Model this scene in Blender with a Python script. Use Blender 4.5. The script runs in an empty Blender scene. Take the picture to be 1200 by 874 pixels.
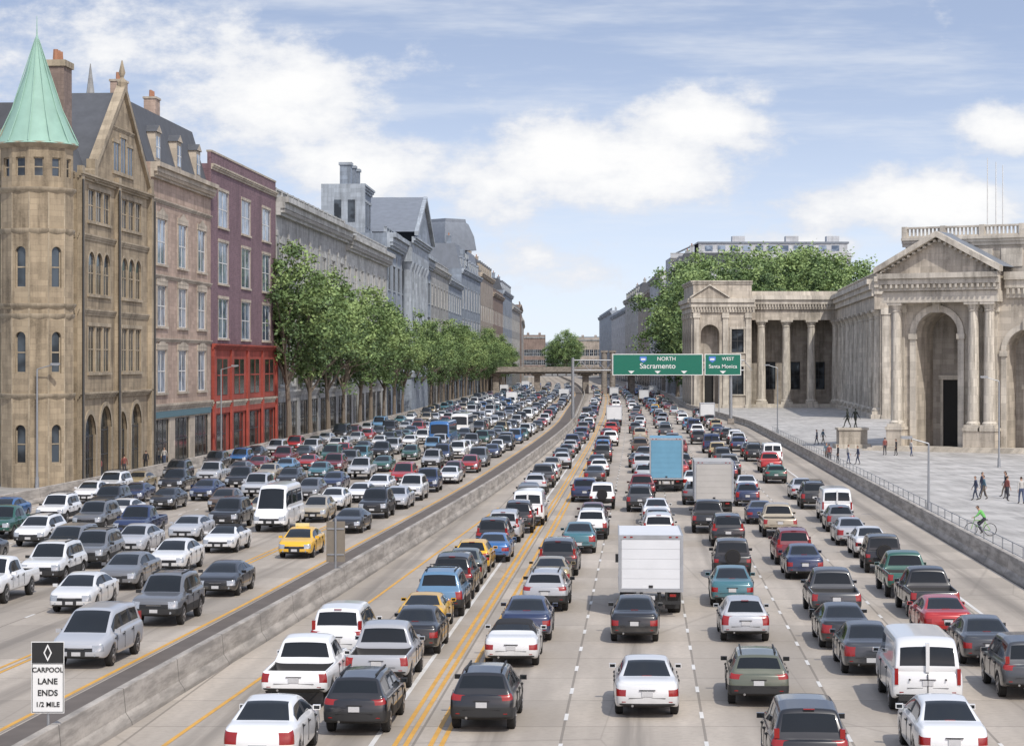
import bpy, bmesh, math, random
from mathutils import Vector, Matrix
R=random.Random(11)
D=bpy.data; C=bpy.context
scene=C.scene
def link(o): scene.collection.objects.link(o); return o

# ---------------------------------------------------------------- alignment curves
def curve(pts):
    n=len(pts); ms=[]
    for i in range(n):
        a=pts[max(i-1,0)]; b=pts[min(i+1,n-1)]
        ms.append((b[1]-a[1])/(b[0]-a[0]))
    def f(t):
        if t<=pts[0][0]: return pts[0][1]+ms[0]*(t-pts[0][0])
        if t>=pts[-1][0]: return pts[-1][1]+ms[-1]*(t-pts[-1][0])
        for i in range(n-1):
            if t<=pts[i+1][0]:
                h=pts[i+1][0]-pts[i][0]; s=(t-pts[i][0])/h
                return ((2*s**3-3*s**2+1)*pts[i][1]+(s**3-2*s**2+s)*h*ms[i]
                        +(-2*s**3+3*s**2)*pts[i+1][1]+(s**3-s**2)*h*ms[i+1])
    return f
yel=curve([(30,-3.9),(57,-2.4),(113,.9),(200,6.0),(300,11.6),(463,19.8),(728,30.5),(1000,35),(1500,39),(2500,46)])
med=curve([(30,-13.2),(57,-10.9),(96,-7.4),(189,0),(340,9.15),(463,14.2),(637,20.8),(728,23.5),(1000,28.5),(1500,33),(2500,40)])
def lin(a,b,t0,t1,t):
    s=min(1,max(0,(t-t0)/(t1-t0))); return a+(b-a)*s
redge=lambda y: yel(y)+lin(22.3,16.8,340,470,y)
ledge=lambda y: med(y)+lin(-30.5,-22,600,1000,y)
facl=lambda y: med(y)+lin(-34,-25,620,1000,y)
def yrange(a,b):
    out=[];y=a
    while y<b:
        out.append(y); y+=max(4,y*.03)
    out.append(b); return out

# ---------------------------------------------------------------- node helpers
def newmat(name):
    m=D.materials.new(name); m.use_nodes=True
    nt=m.node_tree; nt.nodes.clear()
    out=nt.nodes.new('ShaderNodeOutputMaterial'); b=nt.nodes.new('ShaderNodeBsdfPrincipled')
    nt.links.new(b.outputs[0],out.inputs[0]); return m,nt,b
def setin(nt,node,k,v):
    if v is None: return
    if isinstance(v,bpy.types.NodeSocket): nt.links.new(v,node.inputs[k])
    else: node.inputs[k].default_value=v
def mth(nt,op,a,b=None,c=None,clamp=False):
    n=nt.nodes.new('ShaderNodeMath'); n.operation=op; n.use_clamp=clamp
    setin(nt,n,0,a)
    if b is not None: setin(nt,n,1,b)
    if c is not None: setin(nt,n,2,c)
    return n.outputs[0]
def mixc(nt,f,a,b,mode='MIX'):
    n=nt.nodes.new('ShaderNodeMix'); n.data_type='RGBA'; n.blend_type=mode
    setin(nt,n,0,f)
    for k,v in ((6,a),(7,b)):
        if isinstance(v,tuple) and len(v)==3: v=v+(1,)
        setin(nt,n,k,v)
    return n.outputs[2]
def ramp(nt,v,a,b,c=0.,d=1.):
    n=nt.nodes.new('ShaderNodeMapRange'); n.interpolation_type='SMOOTHSTEP'
    setin(nt,n,0,v); n.inputs[1].default_value=a; n.inputs[2].default_value=b
    n.inputs[3].default_value=c; n.inputs[4].default_value=d; return n.outputs[0]
def noise(nt,vec,scale,detail=4,rough=.55):
    n=nt.nodes.new('ShaderNodeTexNoise'); setin(nt,n,'Vector',vec)
    n.inputs['Scale'].default_value=scale; n.inputs['Detail'].default_value=detail; n.inputs['Roughness'].default_value=rough
    return n.outputs[0]
def mapping(nt,vec,sc):
    n=nt.nodes.new('ShaderNodeMapping'); nt.links.new(vec,n.inputs[0]); n.inputs['Scale'].default_value=sc; return n.outputs[0]
def tc(nt,k):
    return nt.nodes.new('ShaderNodeTexCoord').outputs[k]
def mul(c,f): return tuple(min(1,x*f) for x in c)

def simple(name,col,rough=.7,metal=0,var=.15,scale=3,coat=0,spec=.5):
    m,nt,b=newmat(name)
    if var>0:
        n=noise(nt,tc(nt,'Object'),scale,3)
        nt.links.new(mixc(nt,n,mul(col,1-var),mul(col,1+var)),b.inputs['Base Color'])
    else: b.inputs['Base Color'].default_value=col+(1,)
    b.inputs['Roughness'].default_value=rough; b.inputs['Metallic'].default_value=metal
    b.inputs['Coat Weight'].default_value=coat; b.inputs['Specular IOR Level'].default_value=spec; return m
def stone(name,col,block=(1.1,.5),dirt=.35,mortar=.78,var=.18):
    m,nt,b=newmat(name)
    uv=tc(nt,'UV')
    br=nt.nodes.new('ShaderNodeTexBrick'); nt.links.new(uv,br.inputs['Vector'])
    br.inputs['Scale'].default_value=1; br.inputs['Brick Width'].default_value=block[0]; br.inputs['Row Height'].default_value=block[1]
    br.inputs['Mortar Size'].default_value=.02; br.inputs['Mortar Smooth'].default_value=.3; br.inputs['Bias'].default_value=0
    br.inputs['Color1'].default_value=mul(col,1-var)+(1,); br.inputs['Color2'].default_value=mul(col,1+var)+(1,)
    br.inputs['Mortar'].default_value=mul(col,mortar)+(1,)
    st=noise(nt,mapping(nt,uv,(1.4,.12,1)),1.0,4,.6)
    bl=noise(nt,uv,.22,4,.6)
    f=mth(nt,'MULTIPLY',ramp(nt,mth(nt,'ADD',mth(nt,'MULTIPLY',st,.6),mth(nt,'MULTIPLY',bl,.5)),.45,.72),dirt*1.9,clamp=True)
    c=mixc(nt,f,br.outputs[0],mul((col[0]*.9,col[1]*.88,col[2]*.86),.38))
    fine=noise(nt,uv,6,3)
    c=mixc(nt,ramp(nt,fine,.3,.7,0,.22),c,mul(col,1.25))
    nt.links.new(c,b.inputs['Base Color']); b.inputs['Roughness'].default_value=.9
    return m
def windowglass(name,dark=(.02,.025,.03),light=(.16,.19,.23)):
    m,nt,b=newmat(name)
    n=noise(nt,tc(nt,'Object'),.45,2)
    nt.links.new(mixc(nt,ramp(nt,n,.4,.62),dark,light),b.inputs['Base Color'])
    b.inputs['Roughness'].default_value=.1; b.inputs['Specular IOR Level'].default_value=.5; return m

def road_mat(name,center,spacing,base):
    m,nt,b=newmat(name)
    uv=tc(nt,'UV'); s=nt.nodes.new('ShaderNodeSeparateXYZ'); nt.links.new(uv,s.inputs[0]); u,v=s.outputs[0],s.outputs[1]
    q=mth(nt,'ADD',mth(nt,'DIVIDE',mth(nt,'SUBTRACT',u,center),spacing),.5)
    t=mth(nt,'ABSOLUTE',mth(nt,'SUBTRACT',mth(nt,'FRACT',q),.5))
    streak=noise(nt,mapping(nt,uv,(1.6,.035,1)),1.,5,.6)
    patch=noise(nt,mapping(nt,uv,(.25,.05,1)),1.,4,.6)
    fine=noise(nt,uv,5,4,.65)
    oil=mth(nt,'MULTIPLY',ramp(nt,t,.02,.22,1,0),ramp(nt,streak,.28,.6,.2,1))
    track=mth(nt,'MULTIPLY',ramp(nt,mth(nt,'ABSOLUTE',mth(nt,'SUBTRACT',t,.25)),.02,.12,1,0),.42)
    wn=nt.nodes.new('ShaderNodeTexWhiteNoise'); wn.noise_dimensions='2D'
    cb=nt.nodes.new('ShaderNodeCombineXYZ'); nt.links.new(mth(nt,'FLOOR',q),cb.inputs[0]); nt.links.new(mth(nt,'FLOOR',mth(nt,'DIVIDE',v,4.6)),cb.inputs[1]); nt.links.new(cb.outputs[0],wn.inputs[0])
    c=mixc(nt,ramp(nt,patch,.3,.7),mul(base,.72),mul(base,1.12))
    c=mixc(nt,mth(nt,'MULTIPLY',ramp(nt,wn.outputs[0],.3,1),.55),c,mul(base,.64))
    c=mixc(nt,mth(nt,'MULTIPLY',oil,.74),c,mul(base,.34))
    c=mixc(nt,track,c,mul(base,.70))
    c=mixc(nt,ramp(nt,fine,.35,.75,0,.35),c,mul(base,.55))
    jl=mth(nt,'LESS_THAN',mth(nt,'FRACT',mth(nt,'DIVIDE',v,4.6)),.014)
    jt=mth(nt,'GREATER_THAN',t,.49)
    c=mixc(nt,mth(nt,'MULTIPLY',mth(nt,'MAXIMUM',jl,jt),.6),c,mul(base,.28))
    vo=nt.nodes.new('ShaderNodeTexVoronoi'); vo.feature='DISTANCE_TO_EDGE'; nt.links.new(mapping(nt,uv,(.16,.03,1)),vo.inputs['Vector']); vo.inputs['Scale'].default_value=1
    c=mixc(nt,ramp(nt,vo.outputs[0],.0,.006,.25,0),c,mul(base,.3))
    nt.links.new(c,b.inputs['Base Color']); b.inputs['Roughness'].default_value=.85
    return m
def concrete(name,base,joint=6.):
    m,nt,b=newmat(name)
    o=tc(nt,'Object'); s=nt.nodes.new('ShaderNodeSeparateXYZ'); nt.links.new(o,s.inputs[0])
    n1=noise(nt,mapping(nt,o,(1,.35,3)),1,5,.65); n2=noise(nt,o,8,3)
    c=mixc(nt,ramp(nt,n1,.32,.68),mul(base,.52),mul(base,1.08))
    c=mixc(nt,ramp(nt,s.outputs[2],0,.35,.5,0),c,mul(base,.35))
    c=mixc(nt,ramp(nt,n2,.3,.8,0,.3),c,mul(base,.6))
    f=mth(nt,'LESS_THAN',mth(nt,'FRACT',mth(nt,'DIVIDE',s.outputs[1],joint)),.012)
    c=mixc(nt,mth(nt,'MULTIPLY',f,.7),c,mul(base,.2))
    nt.links.new(c,b.inputs['Base Color']); b.inputs['Roughness'].default_value=.9; return m

M={}
M['roadR']=road_mat('concrete_road_right',1.75,3.77,(.48,.42,.35))
M['roadL']=road_mat('concrete_road_left',-4.7,3.8,(.46,.40,.33))
M['asphalt']=simple('shoulder_asphalt',(.12,.10,.085),.9,0,.35,.6)
M['ypaint']=simple('yellow_road_paint',(.62,.33,.05),.6,0,.3,1.2)
M['wpaint']=simple('white_road_paint',(.66,.64,.6),.6,0,.25,1.2)
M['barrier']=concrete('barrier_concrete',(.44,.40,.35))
M['pave']=stone('plaza_paving',(.44,.42,.39),(2.4,2.4),.3)
M['walk']=stone('sidewalk_paving',(.30,.28,.25),(1.5,1.5),.3)
M['ground']=simple('ground_earth',(.2,.19,.17),.95,0,.25,.02)

# ---------------------------------------------------------------- part builder
class PB:
    def __init__(s): s.bm=bmesh.new(); s.mats=[]; s.M=Matrix.Identity(4)
    def mi(s,m):
        if m not in s.mats: s.mats.append(m)
        return s.mats.index(m)
    def face(s,pts,m,smooth=False):
        vs=[s.bm.verts.new(s.M@Vector(p)) for p in pts]
        f=s.bm.faces.new(vs); f.material_index=s.mi(m); f.smooth=smooth; return f
    def box(s,x0,x1,y0,y1,z0,z1,m):
        c=[(x0,y0,z0),(x1,y0,z0),(x1,y1,z0),(x0,y1,z0),(x0,y0,z1),(x1,y0,z1),(x1,y1,z1),(x0,y1,z1)]
        vs=[s.bm.verts.new(s.M@Vector(p)) for p in c]; k=s.mi(m)
        for q in ((0,3,2,1),(4,5,6,7),(0,1,5,4),(1,2,6,5),(2,3,7,6),(3,0,4,7)):
            s.bm.faces.new([vs[i] for i in q]).material_index=k
    def slant(s,xa,za,xb,zb,t,y0,y1,m):
        s.face([(xa,y0,za),(xb,y0,zb),(xb,y0,zb+t),(xa,y0,za+t)],m); s.face([(xa,y0,za+t),(xb,y0,zb+t),(xb,y1,zb+t),(xa,y1,za+t)],m)
        s.face([(xa,y0,za),(xa,y1,za),(xb,y1,zb),(xb,y0,zb)],m); s.face([(xa,y0,za),(xa,y0,za+t),(xa,y1,za+t),(xa,y1,za)],m)
    def cyl(s,p0,p1,r0,r1,m,n=10,caps=True,smooth=True):
        p0=Vector(p0);p1=Vector(p1);d=(p1-p0).normalized()
        a=d.orthogonal().normalized(); b=d.cross(a); k=s.mi(m)
        A=[s.bm.verts.new(s.M@(p0+(a*math.cos(t)+b*math.sin(t))*r0)) for t in [2*math.pi*i/n for i in range(n)]]
        B=[s.bm.verts.new(s.M@(p1+(a*math.cos(t)+b*math.sin(t))*max(r1,.0005))) for t in [2*math.pi*i/n for i in range(n)]]
        for i in range(n):
            j=(i+1)%n; f=s.bm.faces.new((A[i],A[j],B[j],B[i])); f.material_index=k; f.smooth=smooth
        if caps:
            s.bm.faces.new(A[::-1]).material_index=k; s.bm.faces.new(B).material_index=k
    def lathe(s,cx,cy,prof,m,n=14,smooth=True):
        k=s.mi(m); rings=[]
        for r,z in prof:
            rings.append([s.bm.verts.new(s.M@Vector((cx+r*math.cos(2*math.pi*i/n),cy+r*math.sin(2*math.pi*i/n),z))) for i in range(n)])
        for a,b in zip(rings,rings[1:]):
            for i in range(n):
                j=(i+1)%n; f=s.bm.faces.new((a[i],a[j],b[j],b[i])); f.material_index=k; f.smooth=smooth
        s.bm.faces.new(rings[-1]).material_index=k
    def mesh(s,name,sharp=35,uv=True):
        if uv:
            L=s.bm.loops.layers.uv.verify(); s.bm.normal_update()
            for f in s.bm.faces:
                n=f.normal
                if abs(n.z)<.6:
                    t=Vector((-n.y,n.x,0)); t=t.normalized() if t.length>1e-6 else Vector((1,0,0))
                    for l in f.loops: l[L].uv=(l.vert.co.dot(t),l.vert.co.z)
                else:
                    for l in f.loops: l[L].uv=(l.vert.co.x,l.vert.co.y)
        me=D.meshes.new(name); s.bm.to_mesh(me); s.bm.free()
        for m in s.mats: me.materials.append(m)
        me.set_sharp_from_angle(angle=math.radians(sharp))
        return me
    def obj(s,name,parent=None,sharp=35,uv=True):
        if not s.bm.faces: s.bm.free(); return None
        o=link(D.objects.new(name,s.mesh(name,sharp,uv)))
        if parent:
            o.parent=parent; o.matrix_parent_inverse=Matrix.Translation(-parent.location)
        return o
def empty(name,loc=(0,0,0)):
    e=D.objects.new(name,None); e.location=loc; e.empty_display_size=1; return link(e)

# ---------------------------------------------------------------- ground and roads
pb=PB(); pb.face([(-5000,-300,-.06),(5000,-300,-.06),(5000,9000,-.06),(-5000,9000,-.06)],M['ground']); pb.obj('ground')
def sheet(name,fl,fr,ref,y0,y1,z,mat,cols=4,parent=None,dz=0):
    bm=bmesh.new(); uvl=bm.loops.layers.uv.verify(); rows=[]
    for y in yrange(y0,y1):
        a,b=fl(y),fr(y); rows.append([(bm.verts.new((a+(b-a)*i/cols,y,z)),) for i in range(cols+1)])
    for r0,r1 in zip(rows,rows[1:]):
        for i in range(cols):
            f=bm.faces.new((r0[i][0],r0[i+1][0],r1[i+1][0],r1[i][0]))
            for l in f.loops: l[uvl].uv=(l.vert.co.x-ref(l.vert.co.y),l.vert.co.y)
    me=D.meshes.new(name); bm.to_mesh(me); bm.free(); me.materials.append(mat)
    o=link(D.objects.new(name,me))
    if parent: o.parent=parent
    return o
YE=1600
highway=empty('highway')
sheet('right_carriageway',med,redge,yel,10,YE,0,M['roadR'],parent=highway)
sheet('left_carriageway',ledge,med,med,10,YE,0,M['roadL'],parent=highway)
sheet('asphalt_shoulder',lambda y:med(y)-2.7,lambda y:med(y)-.75,med,10,900,.004,M['asphalt'],2,parent=highway)
def line(fn,w,y0,y1,mat,name):
    sheet(name,lambda y:fn(y)-w/2,lambda y:fn(y)+w/2,fn,y0,y1,.009,mat,1,parent=highway)
for o in (-.6,-.32,.32,.6): line(lambda y,o=o:yel(y)+o,.13,30,1000,M['ypaint'],'yellow_line')
line(lambda y:yel(y)-1.2,.14,30,330,M['wpaint'],'white_line')
line(lambda y:med(y)+2.0,.13,30,150,M['ypaint'],'yellow_line')
line(lambda y:med(y)-2.95,.15,30,1000,M['ypaint'],'yellow_line')
for o in (-6.85,-6.5): line(lambda y,o=o:med(y)+o,.13,30,700,M['ypaint'],'yellow_line')
line(lambda y:yel(y)+lin(19,15.6,340,470,y),.15,30,1000,M['wpaint'],'edge_line')
line(lambda y:ledge(y)+.9,.15,30,900,M['wpaint'],'edge_line')
pb=PB()
for fn,offs in ((yel,(3.65,7.4,11.15,14.95)),(med,(-10.4,-14.2,-18,-21.8,-25.6))):
    for o in offs:
        y=40+R.random()*3
        while y<700:
            if not(o>14 and y>420):
                a,b=fn(y)+o,fn(y+1.15)+o
                pb.face([(a-.055,y,.009),(a+.055,y,.009),(b+.055,y+1.15,.009),(b-.055,y+1.15,.009)],M['wpaint'])
            y+=4.87
pb.obj('lane_dashes',highway)
def sweep(name,fn,prof,y0,y1,mat,step=None):
    bm=bmesh.new(); rows=[]
    ys=yrange(y0,y1)
    for y in ys: rows.append([bm.verts.new((fn(y)+p[0],y,p[1])) for p in prof])
    for a,b in zip(rows,rows[1:]):
        for i in range(len(prof)-1): bm.faces.new((a[i],b[i],b[i+1],a[i+1]))
    bm.faces.new(rows[0]); bm.faces.new(rows[-1][::-1])
    bmesh.ops.recalc_face_normals(bm,faces=bm.faces)
    me=D.meshes.new(name); bm.to_mesh(me); bm.free(); me.materials.append(mat); return link(D.objects.new(name,me))
jersey=[(-.36,0),(-.34,.10),(-.18,.34),(-.12,.98),(-.10,1.0),(.10,1.0),(.12,.98),(.18,.34),(.34,.10),(.36,0)]
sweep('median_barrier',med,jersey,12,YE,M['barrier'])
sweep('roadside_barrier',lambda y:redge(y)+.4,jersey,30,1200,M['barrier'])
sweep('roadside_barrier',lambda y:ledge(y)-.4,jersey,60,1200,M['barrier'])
def slab(name,fl,fr,y0,y1,z,mat):
    bm=bmesh.new(); rows=[]; L=bm.loops.layers.uv.verify()
    for y in yrange(y0,y1):
        a,b=fl(y),fr(y); rows.append([bm.verts.new(p) for p in ((a,y,-.05),(a,y,z),(b,y,z),(b,y,-.05))])
    for a,b in zip(rows,rows[1:]):
        for i in range(3): bm.faces.new((a[i],a[i+1],b[i+1],b[i]))
    bmesh.ops.recalc_face_normals(bm,faces=bm.faces)
    for f in bm.faces:
        for l in f.loops: l[L].uv=(l.vert.co.x,l.vert.co.y)
    me=D.meshes.new(name); bm.to_mesh(me); bm.free(); me.materials.append(mat); return link(D.objects.new(name,me))
slab('pavement',lambda y:redge(y)+.8,lambda y:redge(y)+140,20,1000,.14,M['pave'])
slab('pavement',lambda y:ledge(y)-100,lambda y:ledge(y)-.8,60,1200,.14,M['walk'])

# ---------------------------------------------------------------- vehicles
def paintmat():
    m,nt,b=newmat('car_paint'); oi=nt.nodes.new('ShaderNodeObjectInfo')
    o=tc(nt,'Object'); s=nt.nodes.new('ShaderNodeSeparateXYZ'); nt.links.new(o,s.inputs[0])
    dust=mth(nt,'MULTIPLY',ramp(nt,s.outputs[2],.25,.8,1,0),ramp(nt,noise(nt,o,2.5,2),.2,.7,.1,.4))
    nt.links.new(mixc(nt,dust,oi.outputs['Color'],(.2,.18,.15)),b.inputs['Base Color'])
    b.inputs['Roughness'].default_value=.3; b.inputs['Metallic'].default_value=.1
    b.inputs['Coat Weight'].default_value=.8; b.inputs['Coat Roughness'].default_value=.05
    return m
V={}
V['paint']=paintmat()
V['glass']=simple('car_glass',(.012,.015,.018),.05,0,.3,.8,0,.4)
V['black']=simple('black_plastic',(.02,.02,.02),.6)
V['tail']=simple('tail_light_lens',(.26,.008,.006),.25,0,.1,9,.5)
V['head']=simple('head_light_lens',(.36,.38,.40),.1,.3,.45,22,1)
V['amber']=simple('amber_lens',(.6,.2,.02),.2,0,.1,9,.6)
V['grille']=simple('grille',(.035,.035,.035),.35,.6,.5,30)
V['chrome']=simple('chrome',(.5,.5,.5),.25,1,.05)
V['tire']=simple('tire_rubber',(.018,.017,.016),.85)
V['rim']=simple('alloy_rim',(.35,.35,.36),.35,.8,.2)
V['plate']=simple('number_plate',(.5,.5,.5),.5,0,.15,14)
V['soft']=simple('soft_top_fabric',(.015,.015,.017),.9)
V['boxwhite']=simple('cargo_box_panel',(.66,.67,.68),.45,0,.12,.8)
V['boxgrey']=simple('cargo_box_panel_grey',(.42,.40,.37),.5,0,.2,.8)
V['boxblue']=simple('cargo_box_panel_blue',(.13,.30,.42),.5,0,.2,.8)
V['alu']=simple('aluminium_trim',(.45,.46,.47),.4,.7,.2)
V['taxisign']=simple('taxi_sign',(.7,.6,.3),.4)
V['stripe']=simple('red_livery_stripe',(.35,.02,.02),.4)
def wheel(pb,x,y,r,w=.22):
    sgn=1 if x>0 else -1
    xi=x-sgn*w; k=18
    pb.cyl((xi,y,r),(x-sgn*.03,y,r),r,r,V['tire'],k)
    pb.cyl((x-sgn*.03,y,r),(x,y,r),r,r*.86,V['tire'],k)
    pb.cyl((x-sgn*.02,y,r),(x+sgn*.004,y,r),r*.66,r*.64,V['black'],k)
    pb.cyl((x-sgn*.02,y,r),(x+sgn*.02,y,r),r*.18,r*.14,V['rim'],10)
    for i in range(5):
        a=i*2*math.pi/5; c,s_=math.cos(a),math.sin(a)
        p=Vector((x+sgn*.012,y+c*r*.38,r+s_*r*.38))
        t=Vector((0,c,s_)); n=Vector((0,-s_,c))
        q=[p-t*r*.3-n*.035,p+t*r*.26-n*.045,p+t*r*.26+n*.045,p-t*r*.3+n*.035]
        if sgn<0: q=q[::-1]
        pb.face(q,V['rim'])
    for i in range(k):
        a0,a1=2*math.pi*i/k,2*math.pi*(i+1)/k
        q=[(x+sgn*.008,y+math.cos(a)*r*f,r+math.sin(a)*r*f) for a,f in ((a0,.6),(a0,.7),(a1,.7),(a1,.6))]
        if sgn>0: q=q[::-1]
        pb.face(q,V['rim'])
def loft(P):
    keys=P['keys']; Rw=P['R']; Ra=Rw*1.13; ax=P['axles']
    def kv(y):
        if y<=keys[0][0]: return keys[0][1:]
        for a,b in zip(keys,keys[1:]):
            if y<=b[0]:
                t=(y-a[0])/(b[0]-a[0]); return tuple(a[i]+(b[i]-a[i])*t for i in range(1,6))
        return keys[-1][1:]
    must=[k[0] for k in keys]+list(P['side'])+[v for p in P.get('pillars',[]) for v in p]
    if P.get('bed'): b0,b1=P['bed']; must+=[b0,b0+.04,b1-.04,b1]
    opt=[a+Ra*f for a in ax for f in (-1.02,-.95,-.75,-.4,0,.4,.75,.95,1.02)]
    ys=sorted(set(must))
    for o in opt:
        if all(abs(o-y)>.035 for y in ys) and keys[0][0]<o<keys[-1][0]: ys.append(o)
    ys.sort()
    bm=bmesh.new(); names=['paint','glass','black','tail','head','grille','soft','amber']
    def MI(n): return names.index(n)
    y_r,y_f=ys[0],ys[-1]
    def sec(y):
        hw,zb,belt,top,hr=kv(y); za=zb+.02
        for a in ax:
            d=abs(y-a)
            if d<Ra: za=max(za,Rw+math.sqrt(Ra*Ra-d*d))
        z3=max(zb+(belt-zb)*.5,za+.05); z4=max(belt-.1,z3+.03); bl=max(belt,z4+.03)
        tp=max(top,bl+.03)
        pts=[(0,zb),(.56*hw,zb),(.56*hw,za),(.94*hw,za),(.985*hw,za+.03),(hw,z3),(.985*hw,z4),(.945*hw,bl),(.90*hw,bl+.02),
             (hr,bl+(tp-bl)*.85),(hr-.07,bl+(tp-bl)*.95),(.5*hr,tp-.008),(0,tp)]
        if P.get('bed') and P['bed'][0]+.03<y<P['bed'][1]-.03:
            pts[8]=(.93*hw,bl+.01);pts[9]=(.86*hw,bl+.01);pts[10]=(.85*hw,bl-.42);pts[11]=(.4*hw,bl-.43);pts[12]=(0,bl-.43)
        return pts
    shift=[.05,.05,.05,0,0,0,.03,.07,.09,.1,.1,.1,.1]
    rings=[]
    for y in ys:
        p=sec(y); r=[None]*13; l=[None]*13
        for i,(x,z) in enumerate(p):
            yy=y
            if y==y_r: yy=y+shift[i]*P.get('sh',1)
            if y==y_f: yy=y-shift[i]*P.get('sh',1)
            r[i]=bm.verts.new((x,yy,z)); l[i]=r[i] if i in(0,12) else bm.verts.new((-x,yy,z))
        rings.append((r,l))
    ws,rw,sd=P['ws'],P.get('rw'),P['side']
    for j in range(len(ys)-1):
        ym=(ys[j]+ys[j+1])/2
        for s in range(12):
            m='paint'
            if s<=2: m='black'
            if s in(3,4) and P.get('cladding'): m='black'
            if s==8 and sd[0]<ym<sd[1]:
                m='glass'
                for a,b in P.get('pillars',[]):
                    if a<=ym<=b: m='black'
            if s in(10,11) and ws[0]<ym<ws[1]: m='glass'
            if s in(10,11) and rw and rw[0]<ym<rw[1]: m='glass'
            if P.get('soft') and s>=8 and rw[0]<ym<ws[0] and m!='glass': m='soft'
            if P.get('bed') and s>=9 and P['bed'][0]<ym<P['bed'][1]: m='black'
            if j==0 and s in P.get('tl',(5,)): m='tail'
            if j==len(ys)-2 and s in(5,6): m='head'
            for q,(A,B) in enumerate(((rings[j][0],rings[j+1][0]),(rings[j][1],rings[j+1][1]))):
                vs=[A[s],A[s+1],B[s+1],B[s]]
                u=[]
                for v in vs:
                    if v not in u: u.append(v)
                if len(u)>2:
                    if q: u=u[::-1]
                    bm.faces.new(u).material_index=MI(m)
    for end in (0,1):
        fs=[1,.64,.4,0,-.4,-.64,-1] if end else [1,P.get('tw',.74),.4,0,-.4,-P.get('tw',.74),-1]
        r,l=rings[-1 if end else 0]; out=1 if end else -1
        rows={}
        for i in range(3,9):
            row=[]
            for f in fs:
                if f==1: row.append(r[i])
                elif f==-1: row.append(l[i])
                else:
                    row.append(bm.verts.new((r[i].co.x*f,r[i].co.y+out*.07*(1-f*f),r[i].co.z)))
            rows[i]=row
        for i in range(3,8):
            for c in range(6):
                u=[rows[i][c],rows[i][c+1],rows[i+1][c+1],rows[i+1][c]]
                m='paint'; outer=c in(0,5); mid=c in(2,3)
                if i==3: m='black' 
                if end and i in(5,6) and outer: m='head'
                if not end and i in P.get('tl',(5,)) and outer: m='tail'
                if end and i in(5,) and not outer: m='grille'
                if end and i==4 and mid: m='black'
                if end and i==4 and P.get('cladding'): m='black'
                if not end and i==4 and P.get('cladding'): m='black'
                bm.faces.new(u).material_index=MI(m)
        bm.faces.new([rows[8][c] for c in range(7)]+[l[9],l[10],l[11],r[12],r[11],r[10],r[9]]).material_index=MI('paint')
        bm.faces.new([rows[3][c] for c in range(7)]+[l[2],l[1],r[0],r[1],r[2]]).material_index=MI('black')
    bmesh.ops.recalc_face_normals(bm,faces=bm.faces)
    me=D.meshes.new('tmp'); bm.to_mesh(me); bm.free()
    o=link(D.objects.new('tmp',me)); md=o.modifiers.new('s','SUBSURF'); md.levels=2; md.render_levels=2
    dg=C.evaluated_depsgraph_get(); me2=D.meshes.new_from_object(o.evaluated_get(dg)); D.objects.remove(o); D.meshes.remove(me)
    return me2,names,kv
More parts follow.
